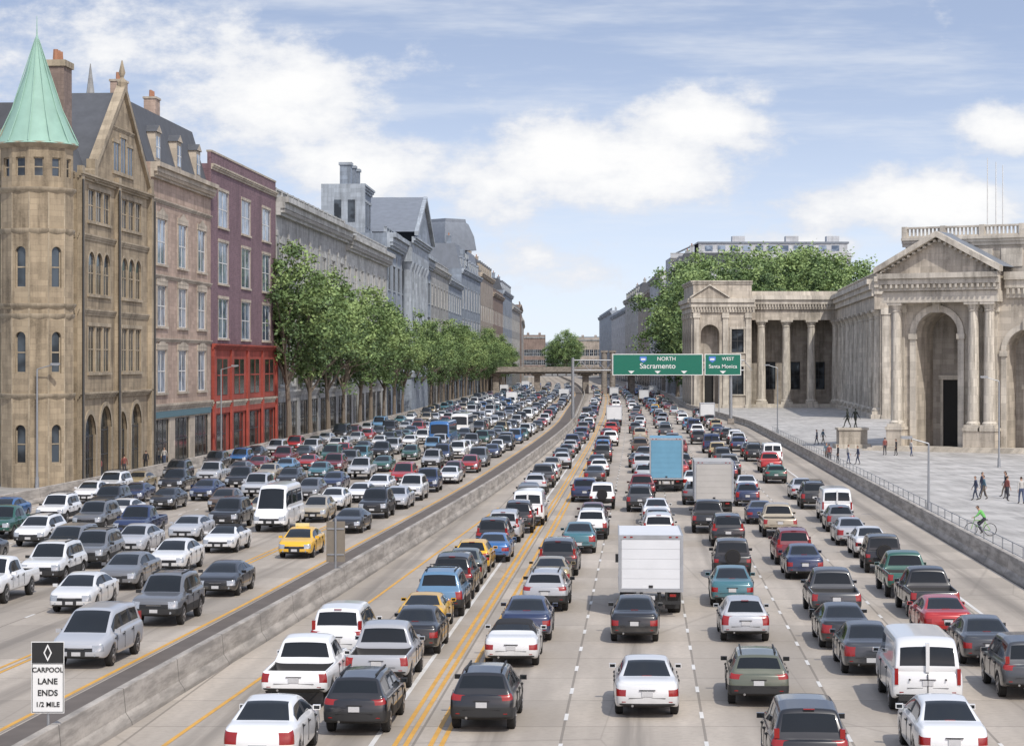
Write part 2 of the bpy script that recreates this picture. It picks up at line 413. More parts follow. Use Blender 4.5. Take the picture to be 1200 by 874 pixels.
def car_mesh(name,P):
    me2,names,kv=loft(P)
    pb=PB(); pb.mats=[V[n] for n in names]
    pb.bm.from_mesh(me2); D.meshes.remove(me2)
    for f in pb.bm.faces: f.smooth=True
    K=P['keys']; L=K[-1][0]; hwm=max(k[1] for k in K); Rw=P['R']
    for a in P['axles']:
        for s in(1,-1): wheel(pb,s*(hwm*.965),a,Rw)
    hw,zb,belt,top,hr=kv(0)
    zp=P.get('zplate',zb+(belt-zb)*.62)
    pb.box(-.15,.15,-.085,.0,zp-.07,zp+.07,V['plate']); pb.box(-.22,.22,-.078,.0,zp+.085,zp+.105,V['chrome'] if P.get('chr') else V['black'])
    pb.box(-hw*.62,hw*.62,-.062,.0,zb+(belt-zb)*.40,zb+(belt-zb)*.418,V['black'])
    for s in(1,-1):
        pb.box(s*hw*.78-.06,s*hw*.78+.06,-.03,.05,zb+(belt-zb)*.2,zb+(belt-zb)*.24,V['tail'])
    pb.cyl((-.5*hw,-.06,zb+.02),(-.5*hw,.2,zb+.02),.035,.035,V['chrome'],8)
    hw,zb,belt,top,hr=kv(L)
    zp=zb+(belt-zb)*.3
    pb.box(-.15,.15,L,L+.08,zp-.05,zp+.07,V['plate'])
    for s in(1,-1): pb.cyl((s*hw*.75,L-.1,zb+.1),(s*hw*.75,L+.03,zb+.1),.045,.045,V['head'],8)
    pb.box(-hw*.34,hw*.34,L,L+.075,zb+(belt-zb)*.70,zb+(belt-zb)*.74,V['chrome'])
    ym=P['side'][1]-.12; hw,zb,belt,top,hr=kv(ym)
    for s in(1,-1):
        x0,x1=sorted((s*(hw*.93),s*(hw*.93+.19)))
        pb.box(x0,x1,ym-.03,ym+.07,belt+.03,belt+.15,V['paint'] if not P.get('cladding') else V['black'])
        x0,x1=sorted((s*(hw*.96),s*(hw*.93+.17)))
        pb.box(x0,x1,ym-.035,ym-.028,belt+.05,belt+.13,V['glass'])
    if P.get('rails'):
        for s in(1,-1):
            yy0,yy1=P['rails']; h0=kv(yy0); zt=h0[3]
            pb.box(s*(h0[4]-.12)-.02,s*(h0[4]-.12)+.02,yy0,yy1,zt-.0,zt+.05,V['black'])
    if P.get('spare'):
        z=P['spare']; pb.cyl((0,-.28,z),(0,-.06,z),.36,.36,V['tire'],20); pb.cyl((0,-.3,z),(0,-.27,z),.28,.3,V['soft'],20)
    if P.get('seam'):
        pb.box(-.012,.012,-.085,.0,.5,1.15,V['black'])
        pb.box(-.05,.05,-.02,.2,1.2,2.0,V['paint'])
        for s in(-1,1): pb.box(s*.86-.05,s*.86+.05,-.02,.08,.85,1.3,V['tail'])
        for s in(-1,1):
            pb.box(s*.5-.02,s*.5+.02,-.1,.0,.98,1.02,V['black'])
        pb.box(-.8,.8,-.16,-.02,.42,.56,V['black'])
    if P.get('brake3'):
        y,z=P['brake3']; pb.box(-.13,.13,y-.02,y+.02,z,z+.025,V['tail'])
    if P.get('vtail'):
        z0,z1,yy=P['vtail']
        for s in(-1,1): pb.box(s*(hwm*.80)-.06,s*(hwm*.80)+.06,yy-.03,yy+.1,z0,z1,V['tail'])
    for yd in P.get('doors',[]):
        h=kv(yd)
        for s in(1,-1):
            x=s*h[0]*1.0
            pb.box(min(x,x-s*.02)-.002,max(x,x-s*.02)+.004,yd-.008,yd+.008,h[1]+.15,h[2]-.05,V['black'])
            x=s*h[0]*.985
            pb.box(min(x,x+s*.03),max(x,x+s*.03),yd+.08,yd+.24,h[2]-.13,h[2]-.1,V['black'])
    if P.get('extra'): P['extra'](pb)
    for v in pb.bm.verts: v.co.y-=L/2
    return pb.mesh(name,38),L
sedK=[(0,.80,.34,.90,.95,.70),(.15,.86,.27,.95,1.03,.74),(.70,.90,.24,.97,1.07,.76),(1.45,.90,.24,.96,1.42,.60),(2.2,.90,.24,.95,1.47,.62),(2.9,.90,.24,.93,1.42,.60),(3.7,.90,.24,.90,1.0,.76),(4.35,.87,.24,.84,.91,.74),(4.62,.83,.26,.78,.84,.69),(4.75,.76,.30,.74,.78,.62)]
cupK=[(y*.95,a,b,c*.96,(d-.1 if d>1.2 else d*.96),e-(.03 if d>1.2 else 0)) for y,a,b,c,d,e in sedK]
hatK=[(0,.80,.36,.92,.98,.70),(.12,.85,.3,.97,1.06,.76),(.62,.88,.26,.98,1.46,.58),(1.5,.88,.26,.97,1.54,.61),(2.4,.88,.26,.95,1.5,.6),(3.25,.88,.26,.92,1.02,.75),(3.85,.85,.26,.86,.94,.73),(4.12,.81,.28,.80,.86,.67),(4.25,.74,.32,.76,.80,.6)]
wagK=[(0,.82,.38,.95,1.0,.72),(.12,.87,.32,1.0,1.08,.77),(.5,.89,.28,1.0,1.5,.61),(1.5,.9,.28,.99,1.56,.63),(2.8,.9,.28,.96,1.52,.62),(3.6,.9,.28,.93,1.04,.77),(4.3,.87,.28,.87,.95,.74),(4.57,.83,.3,.81,.87,.69),(4.7,.76,.34,.77,.81,.62)]
suvK=[(0,.86,.45,1.02,1.06,.76),(.12,.91,.38,1.07,1.14,.8),(.4,.93,.34,1.09,1.72,.68),(1.4,.94,.34,1.08,1.8,.70),(2.8,.94,.34,1.06,1.77,.69),(3.5,.94,.34,1.04,1.16,.8),(4.25,.92,.34,1.01,1.09,.79),(4.62,.89,.38,.97,1.03,.76),(4.75,.83,.42,.93,.97,.7)]
mvnK=[(0,.88,.4,1.0,1.05,.78),(.12,.94,.34,1.04,1.12,.82),(.42,.97,.3,1.06,1.70,.72),(1.5,.98,.3,1.05,1.77,.74),(3.1,.98,.3,1.0,1.72,.71),(4.1,.98,.3,.96,1.06,.84),(4.6,.94,.3,.88,.96,.8),(4.87,.89,.33,.82,.88,.74),(5.0,.82,.36,.78,.82,.66)]
pckK=[(0,.92,.55,1.04,1.07,.82),(.1,.95,.48,1.08,1.11,.86),(2.0,.98,.44,1.1,1.14,.86),(2.18,.98,.44,1.1,1.76,.69),(2.8,.98,.44,1.09,1.84,.71),(3.45,.98,.44,1.08,1.8,.70),(4.1,.98,.44,1.06,1.2,.84),(5.0,.96,.44,1.03,1.15,.83),(5.37,.94,.46,1.0,1.08,.8),(5.5,.89,.5,.96,1.0,.76)]
vanK=[(0,.92,.5,1.15,1.2,.86),(.06,.98,.45,1.2,1.26,.9),(.2,1.0,.4,1.22,1.98,.84),(.7,1.0,.4,1.22,2.12,.86),(4.0,1.0,.4,1.2,2.1,.84),(4.3,1.0,.4,1.18,2.02,.8),(4.85,1.0,.4,1.15,1.28,.86),(5.25,.96,.42,1.08,1.15,.8),(5.4,.9,.48,.98,1.03,.74)]
sprK=[(0,.92,.5,1.3,1.34,.88),(.05,.98,.42,1.34,1.4,.92),(.15,1.0,.38,1.36,2.55,.84),(.6,1.0,.38,1.36,2.72,.86),(4.4,1.0,.38,1.34,2.7,.84),(4.8,1.0,.38,1.3,2.5,.8),(5.4,1.0,.38,1.2,1.34,.88),(5.8,.95,.4,1.04,1.12,.82),(5.9,.88,.46,.92,.98,.76)]
busK=[(0,1.18,.5,1.3,1.34,1.12),(.1,1.24,.4,1.4,1.46,1.17),(.22,1.26,.38,1.42,3.0,1.14),(.7,1.26,.38,1.42,3.1,1.15),(10.4,1.26,.38,1.42,3.1,1.15),(10.8,1.25,.38,1.4,2.95,1.12),(10.95,1.24,.38,1.3,1.42,1.15),(11.05,1.16,.45,1.15,1.2,1.1)]
jepK=[(0,.82,.5,1.02,1.06,.76),(.08,.85,.44,1.06,1.12,.78),(.25,.87,.4,1.08,1.74,.7),(1.0,.87,.4,1.07,1.8,.72),(2.5,.87,.4,1.05,1.76,.7),(2.95,.87,.4,1.04,1.16,.78),(3.8,.86,.42,1.0,1.08,.75),(4.0,.81,.46,.95,1.0,.7)]
def taxi(pb):
    pb.box(-.35,.35,2.15,2.35,1.46,1.62,V['taxisign'])
def rackx(pb):
    for y in(.9,2.2): pb.box(-.56,.56,y,y+.05,1.84,1.87,V['black'])
def stripes(pb):
    for x in(-.6,-.3,.3,.6): pb.box(x-.05,x+.05,-.06,.0,.72,1.12,V['stripe'])
TY={}
def T(n,meshname,P): TY[n]=(meshname,)+car_mesh(meshname,P)
T('sedan','sedan',dict(keys=sedK,axles=(.95,3.78),R=.32,side=(1.0,3.45),pillars=[(2.15,2.25)],ws=(2.9,3.7),rw=(.7,1.45),brake3=(.72,1.06),doors=(2.2,1.3,3.3)))
T('sedan2','sedan',dict(keys=sedK,axles=(.95,3.78),R=.32,side=(1.0,3.45),pillars=[(2.15,2.25)],ws=(2.9,3.7),rw=(.7,1.45),tl=(5,6),tw=.62,chr=1,zplate=.5,doors=(2.2,1.3,3.3)))
T('taxi','taxi',dict(keys=sedK,axles=(.95,3.78),R=.32,side=(1.0,3.45),pillars=[(2.15,2.25)],ws=(2.9,3.7),rw=(.7,1.45),doors=(2.2,1.3,3.3),extra=taxi))
T('coupe','coupe',dict(keys=cupK,axles=(.9,3.6),R=.32,side=(1.0,3.25),pillars=[(1.75,1.85)],ws=(2.755,3.515),rw=(.665,1.3775),doors=(1.7,3.1),tw=.6))
T('convertible','convertible_car',dict(keys=cupK,axles=(.9,3.6),R=.33,side=(1.45,3.2),pillars=[],ws=(2.755,3.515),rw=(.9,1.25),soft=1,doors=(1.7,3.1)))
T('hatchback','hatchback_car',dict(keys=hatK,axles=(.75,3.35),R=.31,side=(.75,3.0),pillars=[(1.7,1.8)],ws=(2.4,3.25),rw=(.12,.62),tl=(5,6,7),tw=.78,brake3=(.55,1.44),doors=(1.75,.95,2.9)))
T('wagon','station_wagon',dict(keys=wagK,axles=(.9,3.72),R=.33,side=(.65,3.35),pillars=[(1.3,1.4),(2.15,2.25)],ws=(2.8,3.6),rw=(.12,.5),cladding=1,rails=(.7,2.6),doors=(2.2,1.3,3.3),tl=(6,7),tw=.7))
T('suv','suv',dict(keys=suvK,axles=(.92,3.75),R=.37,side=(.55,3.25),pillars=[(1.25,1.38),(2.2,2.3)],ws=(2.8,3.5),rw=(.12,.4),cladding=1,rails=(.6,2.6),doors=(2.25,1.3,3.2),extra=rackx,tl=(5,6),tw=.8))
T('suv2','suv',dict(keys=suvK,axles=(.92,3.75),R=.37,side=(.55,3.25),pillars=[(1.25,1.38),(2.2,2.3)],ws=(2.8,3.5),rw=(.12,.4),brake3=(.38,1.7),doors=(2.25,1.3,3.2),chr=1,tl=(6,7),tw=.76,vtail=(1.08,1.3,.12)))
T('jeep','suv',dict(keys=jepK,axles=(.7,3.15),R=.38,side=(.35,2.75),pillars=[(1.2,1.35)],ws=(2.5,2.95),rw=(.08,.25),cladding=1,spare=1.02,doors=(1.3,2.7),tw=.82))
T('minivan','minivan',dict(keys=mvnK,axles=(.95,3.95),R=.34,side=(.6,3.75),pillars=[(1.5,1.62),(2.6,2.7)],ws=(3.1,4.1),rw=(.12,.42),brake3=(.4,1.66),doors=(2.65,1.55,3.6),tl=(6,7),tw=.84,vtail=(1.06,1.35,.14)))
T('pickup','pickup_truck',dict(keys=pckK,axles=(1.15,4.5),R=.38,side=(2.3,3.85),pillars=[(3.0,3.08)],ws=(3.45,4.1),rw=(2.0,2.18),bed=(.12,1.95),doors=(3.04,2.3,3.8),chr=1,tl=(5,6),tw=.84))
T('van','cargo_van',dict(keys=vanK,axles=(1.1,4.35),R=.36,side=(3.3,4.55),pillars=[],ws=(4.3,4.85),rw=(.06,.2),seam=1,doors=(3.3,1.6),tl=()))
T('rvan','cargo_van',dict(keys=vanK,axles=(1.1,4.35),R=.36,side=(3.3,4.55),pillars=[],ws=(4.3,4.85),rw=(.06,.2),seam=1,doors=(3.3,1.6),tl=(),extra=stripes))
T('sprinter','passenger_van',dict(keys=sprK,axles=(1.2,4.85),R=.36,side=(.5,5.1),pillars=[(1.8,1.95),(3.4,3.55)],ws=(4.8,5.4),rw=(.05,.15),doors=(3.4,1.8)))
T('bus','bus',dict(keys=busK,axles=(2.6,8.6),R=.48,side=(.6,10.5),pillars=[(y,y+.12) for y in (2,3.5,5,6.5,8,9.4)],ws=(10.8,10.95),rw=(.1,.22),doors=(9.4,8.4)))
def box_truck(name,Lb,Wd,zt,boxm,doorm):
    cabK=[(0,1.02,.5,1.25,1.3,.92),(.04,1.04,.48,1.26,1.33,.94),(.2,1.05,.45,1.26,2.05,.84),(.8,1.05,.45,1.26,2.2,.85),(1.2,1.05,.45,1.25,2.1,.82),(1.7,1.05,.45,1.22,1.35,.92),(2.4,1.0,.46,1.12,1.2,.84),(2.55,.94,.5,1.0,1.05,.78)]
    me2,names,kv=loft(dict(keys=cabK,axles=(1.75,),R=.42,side=(.3,1.45),pillars=[],ws=(1.2,1.7),rw=(.04,.2)))
    pb=PB(); pb.mats=[V[n] for n in names]; pb.bm.from_mesh(me2); D.meshes.remove(me2)
    for f in pb.bm.faces: f.smooth=True
    for v in pb.bm.verts: v.co.y+=Lb+.15
    h=Wd/2; zb=1.0
    pb.box(-h+.03,h-.03,.04,Lb,zb,zt-.03,boxm)
    t=.11
    for s in(-1,1):
        pb.box(min(s*h,s*(h-t)),max(s*h,s*(h-t)),0,.1,zb-.04,zt,V['alu'])
        pb.box(min(s*h,s*(h-.04)),max(s*h,s*(h-.04)),.11,Lb,zt-.12,zt,V['alu'])
        pb.box(min(s*h,s*(h-.04)),max(s*h,s*(h-.04)),.11,Lb,zb-.04,zb+.1,V['alu'])
        y=.7
        while y<Lb:
            pb.box(min(s*(h-.01),s*(h-.03)),max(s*(h-.01),s*(h-.03)),y,y+.03,zb+.1,zt-.12,V['alu']); y+=.6
    pb.box(-h+t,h-t,0,.1,zt-.16,zt,V['alu']); pb.box(-h+t,h-t,-.02,.1,zb-.04,zb+.08,V['alu'])
    z=zb+.1
    while z<zt-.2:
        pb.box(-h+t+.02,h-t-.02,.015,.05,z,min(z+.372,zt-.17),doorm); z+=.38
    pb.box(-.08,.08,-.01,.03,zb+.12,zb+.22,V['black'])
    for s in(-1,1):
        for xx in(.05,.3): pb.box(s*(h-.2-xx)-.05,s*(h-.2-xx)+.05,-.015,.0,zt-.1,zt-.05,V['tail'])
        pb.box(s*.85-.12,s*.85+.12,.0,.06,.78,.88,V['tail']); pb.box(s*.35-.05,s*.35+.05,0,Lb+.3,.62,.92,V['black'])
        wheel(pb,s*(h-.06),1.7,.44,.5)
        wheel(pb,s*1.03,Lb+.15+1.75,.42,.25)
        pb.box(s*.85-.28,s*.85+.28,1.15,1.17,.2,.9,V['black'])
        pb.box(min(s*1.05,s*1.36),max(s*1.05,s*1.36),Lb+1.2,Lb+1.25,1.5,1.85,V['black'])
    pb.box(-h+.1,h-.1,-.1,.0,.5,.62,V['black']); pb.box(-.16,.16,-.03,.0,.66,.82,V['plate'])
    for s in(-.6,.6): pb.box(s-.04,s+.04,-.05,.1,.62,.96,V['black'])
    L=Lb+2.7
    for v in pb.bm.verts: v.co.y-=L/2
    return pb.mesh(name,38),L
TY['box_w']=('box_truck',)+box_truck('box_truck',5.5,2.5,3.15,V['boxwhite'],V['boxwhite'])
TY['box_g']=('box_truck',)+box_truck('box_truck',6,2.5,3.5,V['boxgrey'],V['boxgrey'])
TY['box_b']=('box_truck',)+box_truck('box_truck',7,2.55,4.1,V['boxblue'],V['boxblue'])

COL=dict(black=(.01,.01,.012),dgrey=(.04,.043,.05),grey=(.13,.135,.145),silver=(.40,.41,.43),white=(.74,.74,.73),navy=(.012,.025,.08),
 red=(.36,.012,.012),maroon=(.13,.01,.018),beige=(.36,.31,.23),green=(.015,.08,.06),blue=(.02,.11,.30),teal=(.04,.14,.17),yellow=(.75,.42,.01),gold=(.32,.25,.13),taxi=(.8,.45,.01),olive=(.11,.12,.085),brown=(.08,.05,.03),sky=(.10,.21,.34))
def slope(fn,y): return math.atan2(fn(y+2)-fn(y-2),4)
CARS=[]
def place(t,col,X,Yn,oncoming=False,jit=0):
    if t=='sedan' and R.random()<.45: t='sedan2'
    nm,me,L=TY[t]
    o=D.objects.new(nm,me); c=COL[col] if isinstance(col,str) else col
    k=1+R.uniform(-.12,.12); o.color=tuple(min(1,v*k) for v in c)+(1,)
    fn=med if oncoming else yel; yc=Yn+L/2
    o.location=(X+(fn(yc)-fn(Yn)),yc,.0)
    o.rotation_euler=(0,0,-slope(fn,yc)+(math.pi if oncoming else 0)+R.uniform(-.015,.015))
    if t in('sedan','sedan2','hatchback','suv','suv2','wagon','minivan'):
        o.scale=(R.uniform(.96,1.02),R.uniform(.94,1.03),R.uniform(.95,1.05))
    link(o); CARS.append((o.location.x,yc,L)); return o
right=[('wagon','black',-.79,58.6),('sedan','white',3.69,61.1),('wagon','olive',7.04,62.9),('van','white',11.6,61.7),('suv2','black',6.9,51.3),('sedan','white',10.6,53.2),
('suv2','dgrey',15.1,64.2),('sedan','white',-6.1,53.2),('wagon','black',-4.1,58.2),('pickup','white',-6.15,62.6),('pickup','silver',-4.05,66),('minivan','white',-5.7,72.0),
('sedan','black',-3.3,73.9),('coupe','yellow',-3.3,79.8),('suv','sky',-2.8,85),('suv2','black',-2.5,91.3),('sedan','olive',-2.2,97.4),('hatchback','yellow',-1.9,103.2),('coupe','blue',-1.0,108.6),
('suv2','black',-1.0,114.5),('minivan','silver',-.5,120.5),('suv2','black',.3,127),('rvan','white',.95,133),
('convertible','white',-.05,71.2),('sedan','navy',.45,77.6),('wagon','silver',1.3,87),('coupe','gold',1.6,95),('minivan','black',2.1,101.5),('sedan','teal',3.4,113.6),('suv','white',4.4,122.5),('sedan','maroon',4.7,130),('jeep','white',6.0,148),
('sedan','black',4.28,77.2),('box_w','white',5.3,85.6),('suv2','white',7.8,118),('sedan','silver',8.2,125),('sedan','white',8.7,134),('box_b','blue',11.7,168),
('hatchback','silver',8.15,77.6),('sedan','teal',8.85,88.8),('jeep','black',10.0,100.5),('suv2','black',11.5,118),('pickup','black',11.3,127),('box_g','beige',12.9,141.6),
('sedan','black',11.4,75.6),('sedan','dgrey',11.2,69.2),('pickup','dgrey',12.3,84),('sedan','navy',13.2,99.9),('suv2','maroon',13.6,107),('pickup','beige',15.0,124),
('sedan','red',15.4,78.3),('sedan','dgrey',15.4,71.4),('pickup','black',16.1,84.5),('pickup','green',16.5,91.8),('jeep','black',17.3,103),('sedan','white',18.0,110.8),('sedan','silver',18.2,118.5),('van','white',19.9,135.5),('suv','black',20.2,148),('van','white',24.9,212),('hatchback','grey',19,128)]
for t,c,x,y in right: place(t,c,x,y)
left=[('minivan','silver',-13.9,70.8),('suv','grey',-13.3,82.2),('sedan','white',-17.3,86.4),('sedan','grey',-17,95.4),('coupe','black',-12.4,92.7),('sedan','white',-16.1,103),('suv','white',-20.8,97.5),
('pickup','white',-21.6,89.5),('suv','grey',-20.3,105),('taxi','taxi',-10.9,110.8),('convertible','white',-15.1,114),('coupe','black',-9.5,127),('sprinter','white',-14,128),('sedan','silver',-19.5,112.5),
('suv','black',-8.8,139),('suv2','white',-7.3,157),('sedan','white',-12.1,147),('sedan','silver',-7.9,148),('sedan','white',-5.2,179),('bus','blue',-8.4,255),('bus','white',-7.0,292)]
for t,c,x,y in left: place(t,c,x,y,True)
types=['sedan']*9+['coupe']*2+['hatchback']*3+['wagon']*2+['suv']*3+['suv2']*4+['minivan']*2+['pickup']*3+['jeep']
cols=['black']*7+['dgrey']*4+['grey']*3+['silver']*6+['white']*6+['navy']*5+['maroon']*2+['red']*2+['beige','beige','green','blue','teal','gold','brown','sky']
def clash(X,yc,L):
    return any(abs(a-X)<1.9 and abs(b-yc)<(L+l)/2+1.2 for a,b,l in CARS)
def fill(fn,off,y0,y1,g0,g1,onc):
    y=y0+R.uniform(0,4)
    while y<y1:
        r=R.random()
        t=R.choice(types); 
        if r<.02: t='van'
        elif r<.03 and y>180: t='box_w'
        L=TY[t][2]; X=fn(y)+off+R.uniform(-.45,.45)
        Xc=X+(fn(y+L/2)-fn(y))
        if clash(Xc,y+L/2,L): y+=2.2; continue
        place(t,R.choice(cols) if R.random()>.012 else 'taxi',X,y,onc)
        y+=L+R.uniform(g0,g1)+(R.uniform(5,14) if R.random()<.14 else 0)
for i in range(7):
    fill(med,-4.7-3.8*i,[165,122,118,88,98,110,122][i],900 if i<6 else 640,2.8,9,True)
for i,(y0,y1) in enumerate([(152,800),(145,800),(150,800),(132,800),(155,400)]):
    fill(yel,1.75+3.77*i,y0,y1,4.5,13,False)
fill(yel,-1.9,141,330,2.5,7,False)
fill(yel,-2.6,330,800,3,10,False)

# ---------------------------------------------------------------- buildings
G_dark=windowglass('window_glass',(.015,.018,.022),(.07,.085,.10)); G_blue=windowglass('window_glass_sky',(.08,.11,.16),(.28,.34,.42)); G_shop=windowglass('shop_glass',(.012,.014,.016),(.06,.06,.05))
FRW=simple('white_window_frame',(.62,.62,.6),.6); FRD=simple('dark_window_frame',(.05,.05,.05),.6); SLATE=simple('slate_roof',(.085,.09,.10),.8,0,.3,1.2)
COPPER=simple('verdigris_copper',(.27,.43,.35),.7,0,.25,.7); LEAD=simple('lead_roof',(.18,.20,.23),.7,0,.25,.8)
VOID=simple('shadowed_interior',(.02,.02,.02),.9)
def wall(W,Gp,x0,x1,z0,z1,ops,mw,mg,mf,y=0,dep=.1,bars=(1,1),sur=None,surm=None):
    xs=sorted({x0,x1,*[v for o in ops for v in o[:2]]}); zs=sorted({z0,z1,*[v for o in ops for v in o[2:4]]})
    for i in range(len(xs)-1):
        for j in range(len(zs)-1):
            cx,cz=(xs[i]+xs[i+1])/2,(zs[j]+zs[j+1])/2
            if any(o[0]<cx<o[1] and o[2]<cz<o[3] for o in ops): continue
            W.face([(xs[i],y,zs[j]),(xs[i+1],y,zs[j]),(xs[i+1],y,zs[j+1]),(xs[i],y,zs[j+1])],mw)
    for o in ops:
        a,b,c,d=o[:4]; kind=o[4] if len(o)>4 else 'r'; dp=o[5] if len(o)>5 else dep
        yg=y+dp
        if 'a' in kind:
            r=(b-a)/2; zs_=d-r; n=10
            arc=[(a+r-r*math.cos(math.pi*k/n),zs_+r*math.sin(math.pi*k/n)) for k in range(n+1)]
            for (xa,za),(xb,zb) in zip(arc,arc[1:]):
                if zb>=d-1e-4: q=[(xa,y,za),(xb,y,zb),(xa,y,d)]
                elif za>=d-1e-4: q=[(xa,y,za),(xb,y,zb),(xb,y,d)]
                else: q=[(xa,y,za),(xb,y,zb),(xb,y,d),(xa,y,d)]
                W.face(q,mw)
                W.face([(xa,y,za),(xa,yg,za),(xb,yg,zb),(xb,y,zb)],mw)
            poly=[(a,yg,c),(b,yg,c)]+[(x,yg,z) for x,z in arc[::-1]]
        else:
            zs_=d; poly=[(a,yg,c),(b,yg,c),(b,yg,d),(a,yg,d)]
            W.face([(a,y,d),(a,yg,d),(b,yg,d),(b,y,d)],mw)
        W.face([(a,y,c),(a,yg,c),(a,yg,zs_),(a,y,zs_)],mw); W.face([(b,y,c),(b,y,zs_),(b,yg,zs_),(b,yg,c)],mw)
        W.face([(a,y,c),(b,y,c),(b,yg,c),(a,yg,c)],mw)
        if 'o' in kind:
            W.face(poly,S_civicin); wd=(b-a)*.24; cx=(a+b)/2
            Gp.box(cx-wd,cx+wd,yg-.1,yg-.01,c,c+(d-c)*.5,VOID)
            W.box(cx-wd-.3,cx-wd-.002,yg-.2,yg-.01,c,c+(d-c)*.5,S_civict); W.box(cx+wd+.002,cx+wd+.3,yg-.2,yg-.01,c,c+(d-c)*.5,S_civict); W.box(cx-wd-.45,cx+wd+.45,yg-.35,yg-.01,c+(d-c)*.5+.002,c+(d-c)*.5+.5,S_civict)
            continue
        ft=.09; pr=min(.05,dp*.4); yf=yg-pr
        Gp.face(poly,mg)
        Gp.box(a,a+ft,yf,yg-.005,c,zs_,mf); Gp.box(b-ft,b,yf,yg-.005,c,zs_,mf); Gp.box(a+ft,b-ft,yf,yg-.005,c,c+ft,mf)
        if 'a' not in kind: Gp.box(a+ft,b-ft,yf,yg-.005,d-ft,d,mf)
        for k in range(bars[0]):
            x=a+(b-a)*(k+1)/(bars[0]+1); Gp.box(x-.05,x+.05,yf+.004,yg-.006,c+ft,(zs_ if 'a' in kind else d)-ft,mf)
        for k in range(bars[1]):
            z=c+(d-c)*(k+1)/(bars[1]+1); Gp.box(a+ft,b-ft,yf+.008,yg-.007,z-.05,z+.05,mf)
        if sur:
            t,p=sur
            W.box(a-t,a-.003,y-p,y+.01,c,zs_,surm); W.box(b+.003,b+t,y-p,y+.01,c,zs_,surm)
            W.box(a-t-.1,b+t+.1,y-p-.12,y+.01,c-.22,c-.002,surm)
            if 'a' not in kind: W.box(a-t-.05,b+t+.05,y-p-.05,y+.01,d+.003,d+t+.1,surm)
            else:
                for k in range(n):
                    (xa,za),(xb,zb)=arc[k],arc[k+1]; cx,cz=a+r,zs_
                    f=(r+t)/r
                    q=[(xa,y-p,za),(xb,y-p,zb),(cx+(xb-cx)*f,y-p,cz+(zb-cz)*f),(cx+(xa-cx)*f,y-p,cz+(za-cz)*f)]
                    W.face(q,surm)
                    W.face([(q[3][0],y-p,q[3][2]),(q[2][0],y-p,q[2][2]),(q[2][0],y,q[2][2]),(q[3][0],y,q[3][2])],surm)
def cornice(W,x0,x1,z,proj,h,m,y=0,dent=False):
    W.box(x0,x1,y-proj*.35,y+.01,z-h,z-h*.62,m)
    W.box(x0,x1,y-proj*.7,y+.01,z-h*.618,z-h*.3,m)
    W.box(x0,x1,y-proj,y+.01,z-h*.298,z,m)
    if dent:
        x=x0+.2
        while x<x1-.2: W.box(x,x+.25,y-proj*.66,y-proj*.352,z-h*.85,z-h*.63,m); x+=.62
def frame(P0,P1):
    P0=Vector((P0[0],P0[1],0));P1=Vector((P1[0],P1[1],0)); d=(P1-P0); w=d.length; d.normalize()
    inn=Vector((0,0,1)).cross(d)
    return Matrix(((d.x,inn.x,0,P0.x),(d.y,inn.y,0,P0.y),(0,0,1,0),(0,0,0,1))),w
def shell(W,Rf,w,dep,H,mw,mr,z0=0):
    W.face([(0,dep,z0),(0,0,z0),(0,0,H),(0,dep,H)],mw); W.face([(w,0,z0),(w,dep,z0),(w,dep,H),(w,0,H)],mw)
    W.face([(w,dep,z0),(0,dep,z0),(0,dep,H),(w,dep,H)],mw); Rf.face([(0,0,H),(w,0,H),(w,dep,H),(0,dep,H)],mr)
def balustrade(W,x0,x1,z,m,y=0,h=1.1):
    W.box(x0,x1,y+.05,y+.5,z,z+.2,m); W.box(x0,x1,y,y+.55,z+h-.2,z+h,m)
    x=x0
    while x<x1-.3:
        W.box(x+.1,x+.28,y+.17,y+.38,z+.2,z+h-.2,m); x+=.45
    x=x0
    while x<x1: W.box(x,min(x+.6,x1),y-.02,y+.57,z+.001,z+h+.06,m); x+=4.5
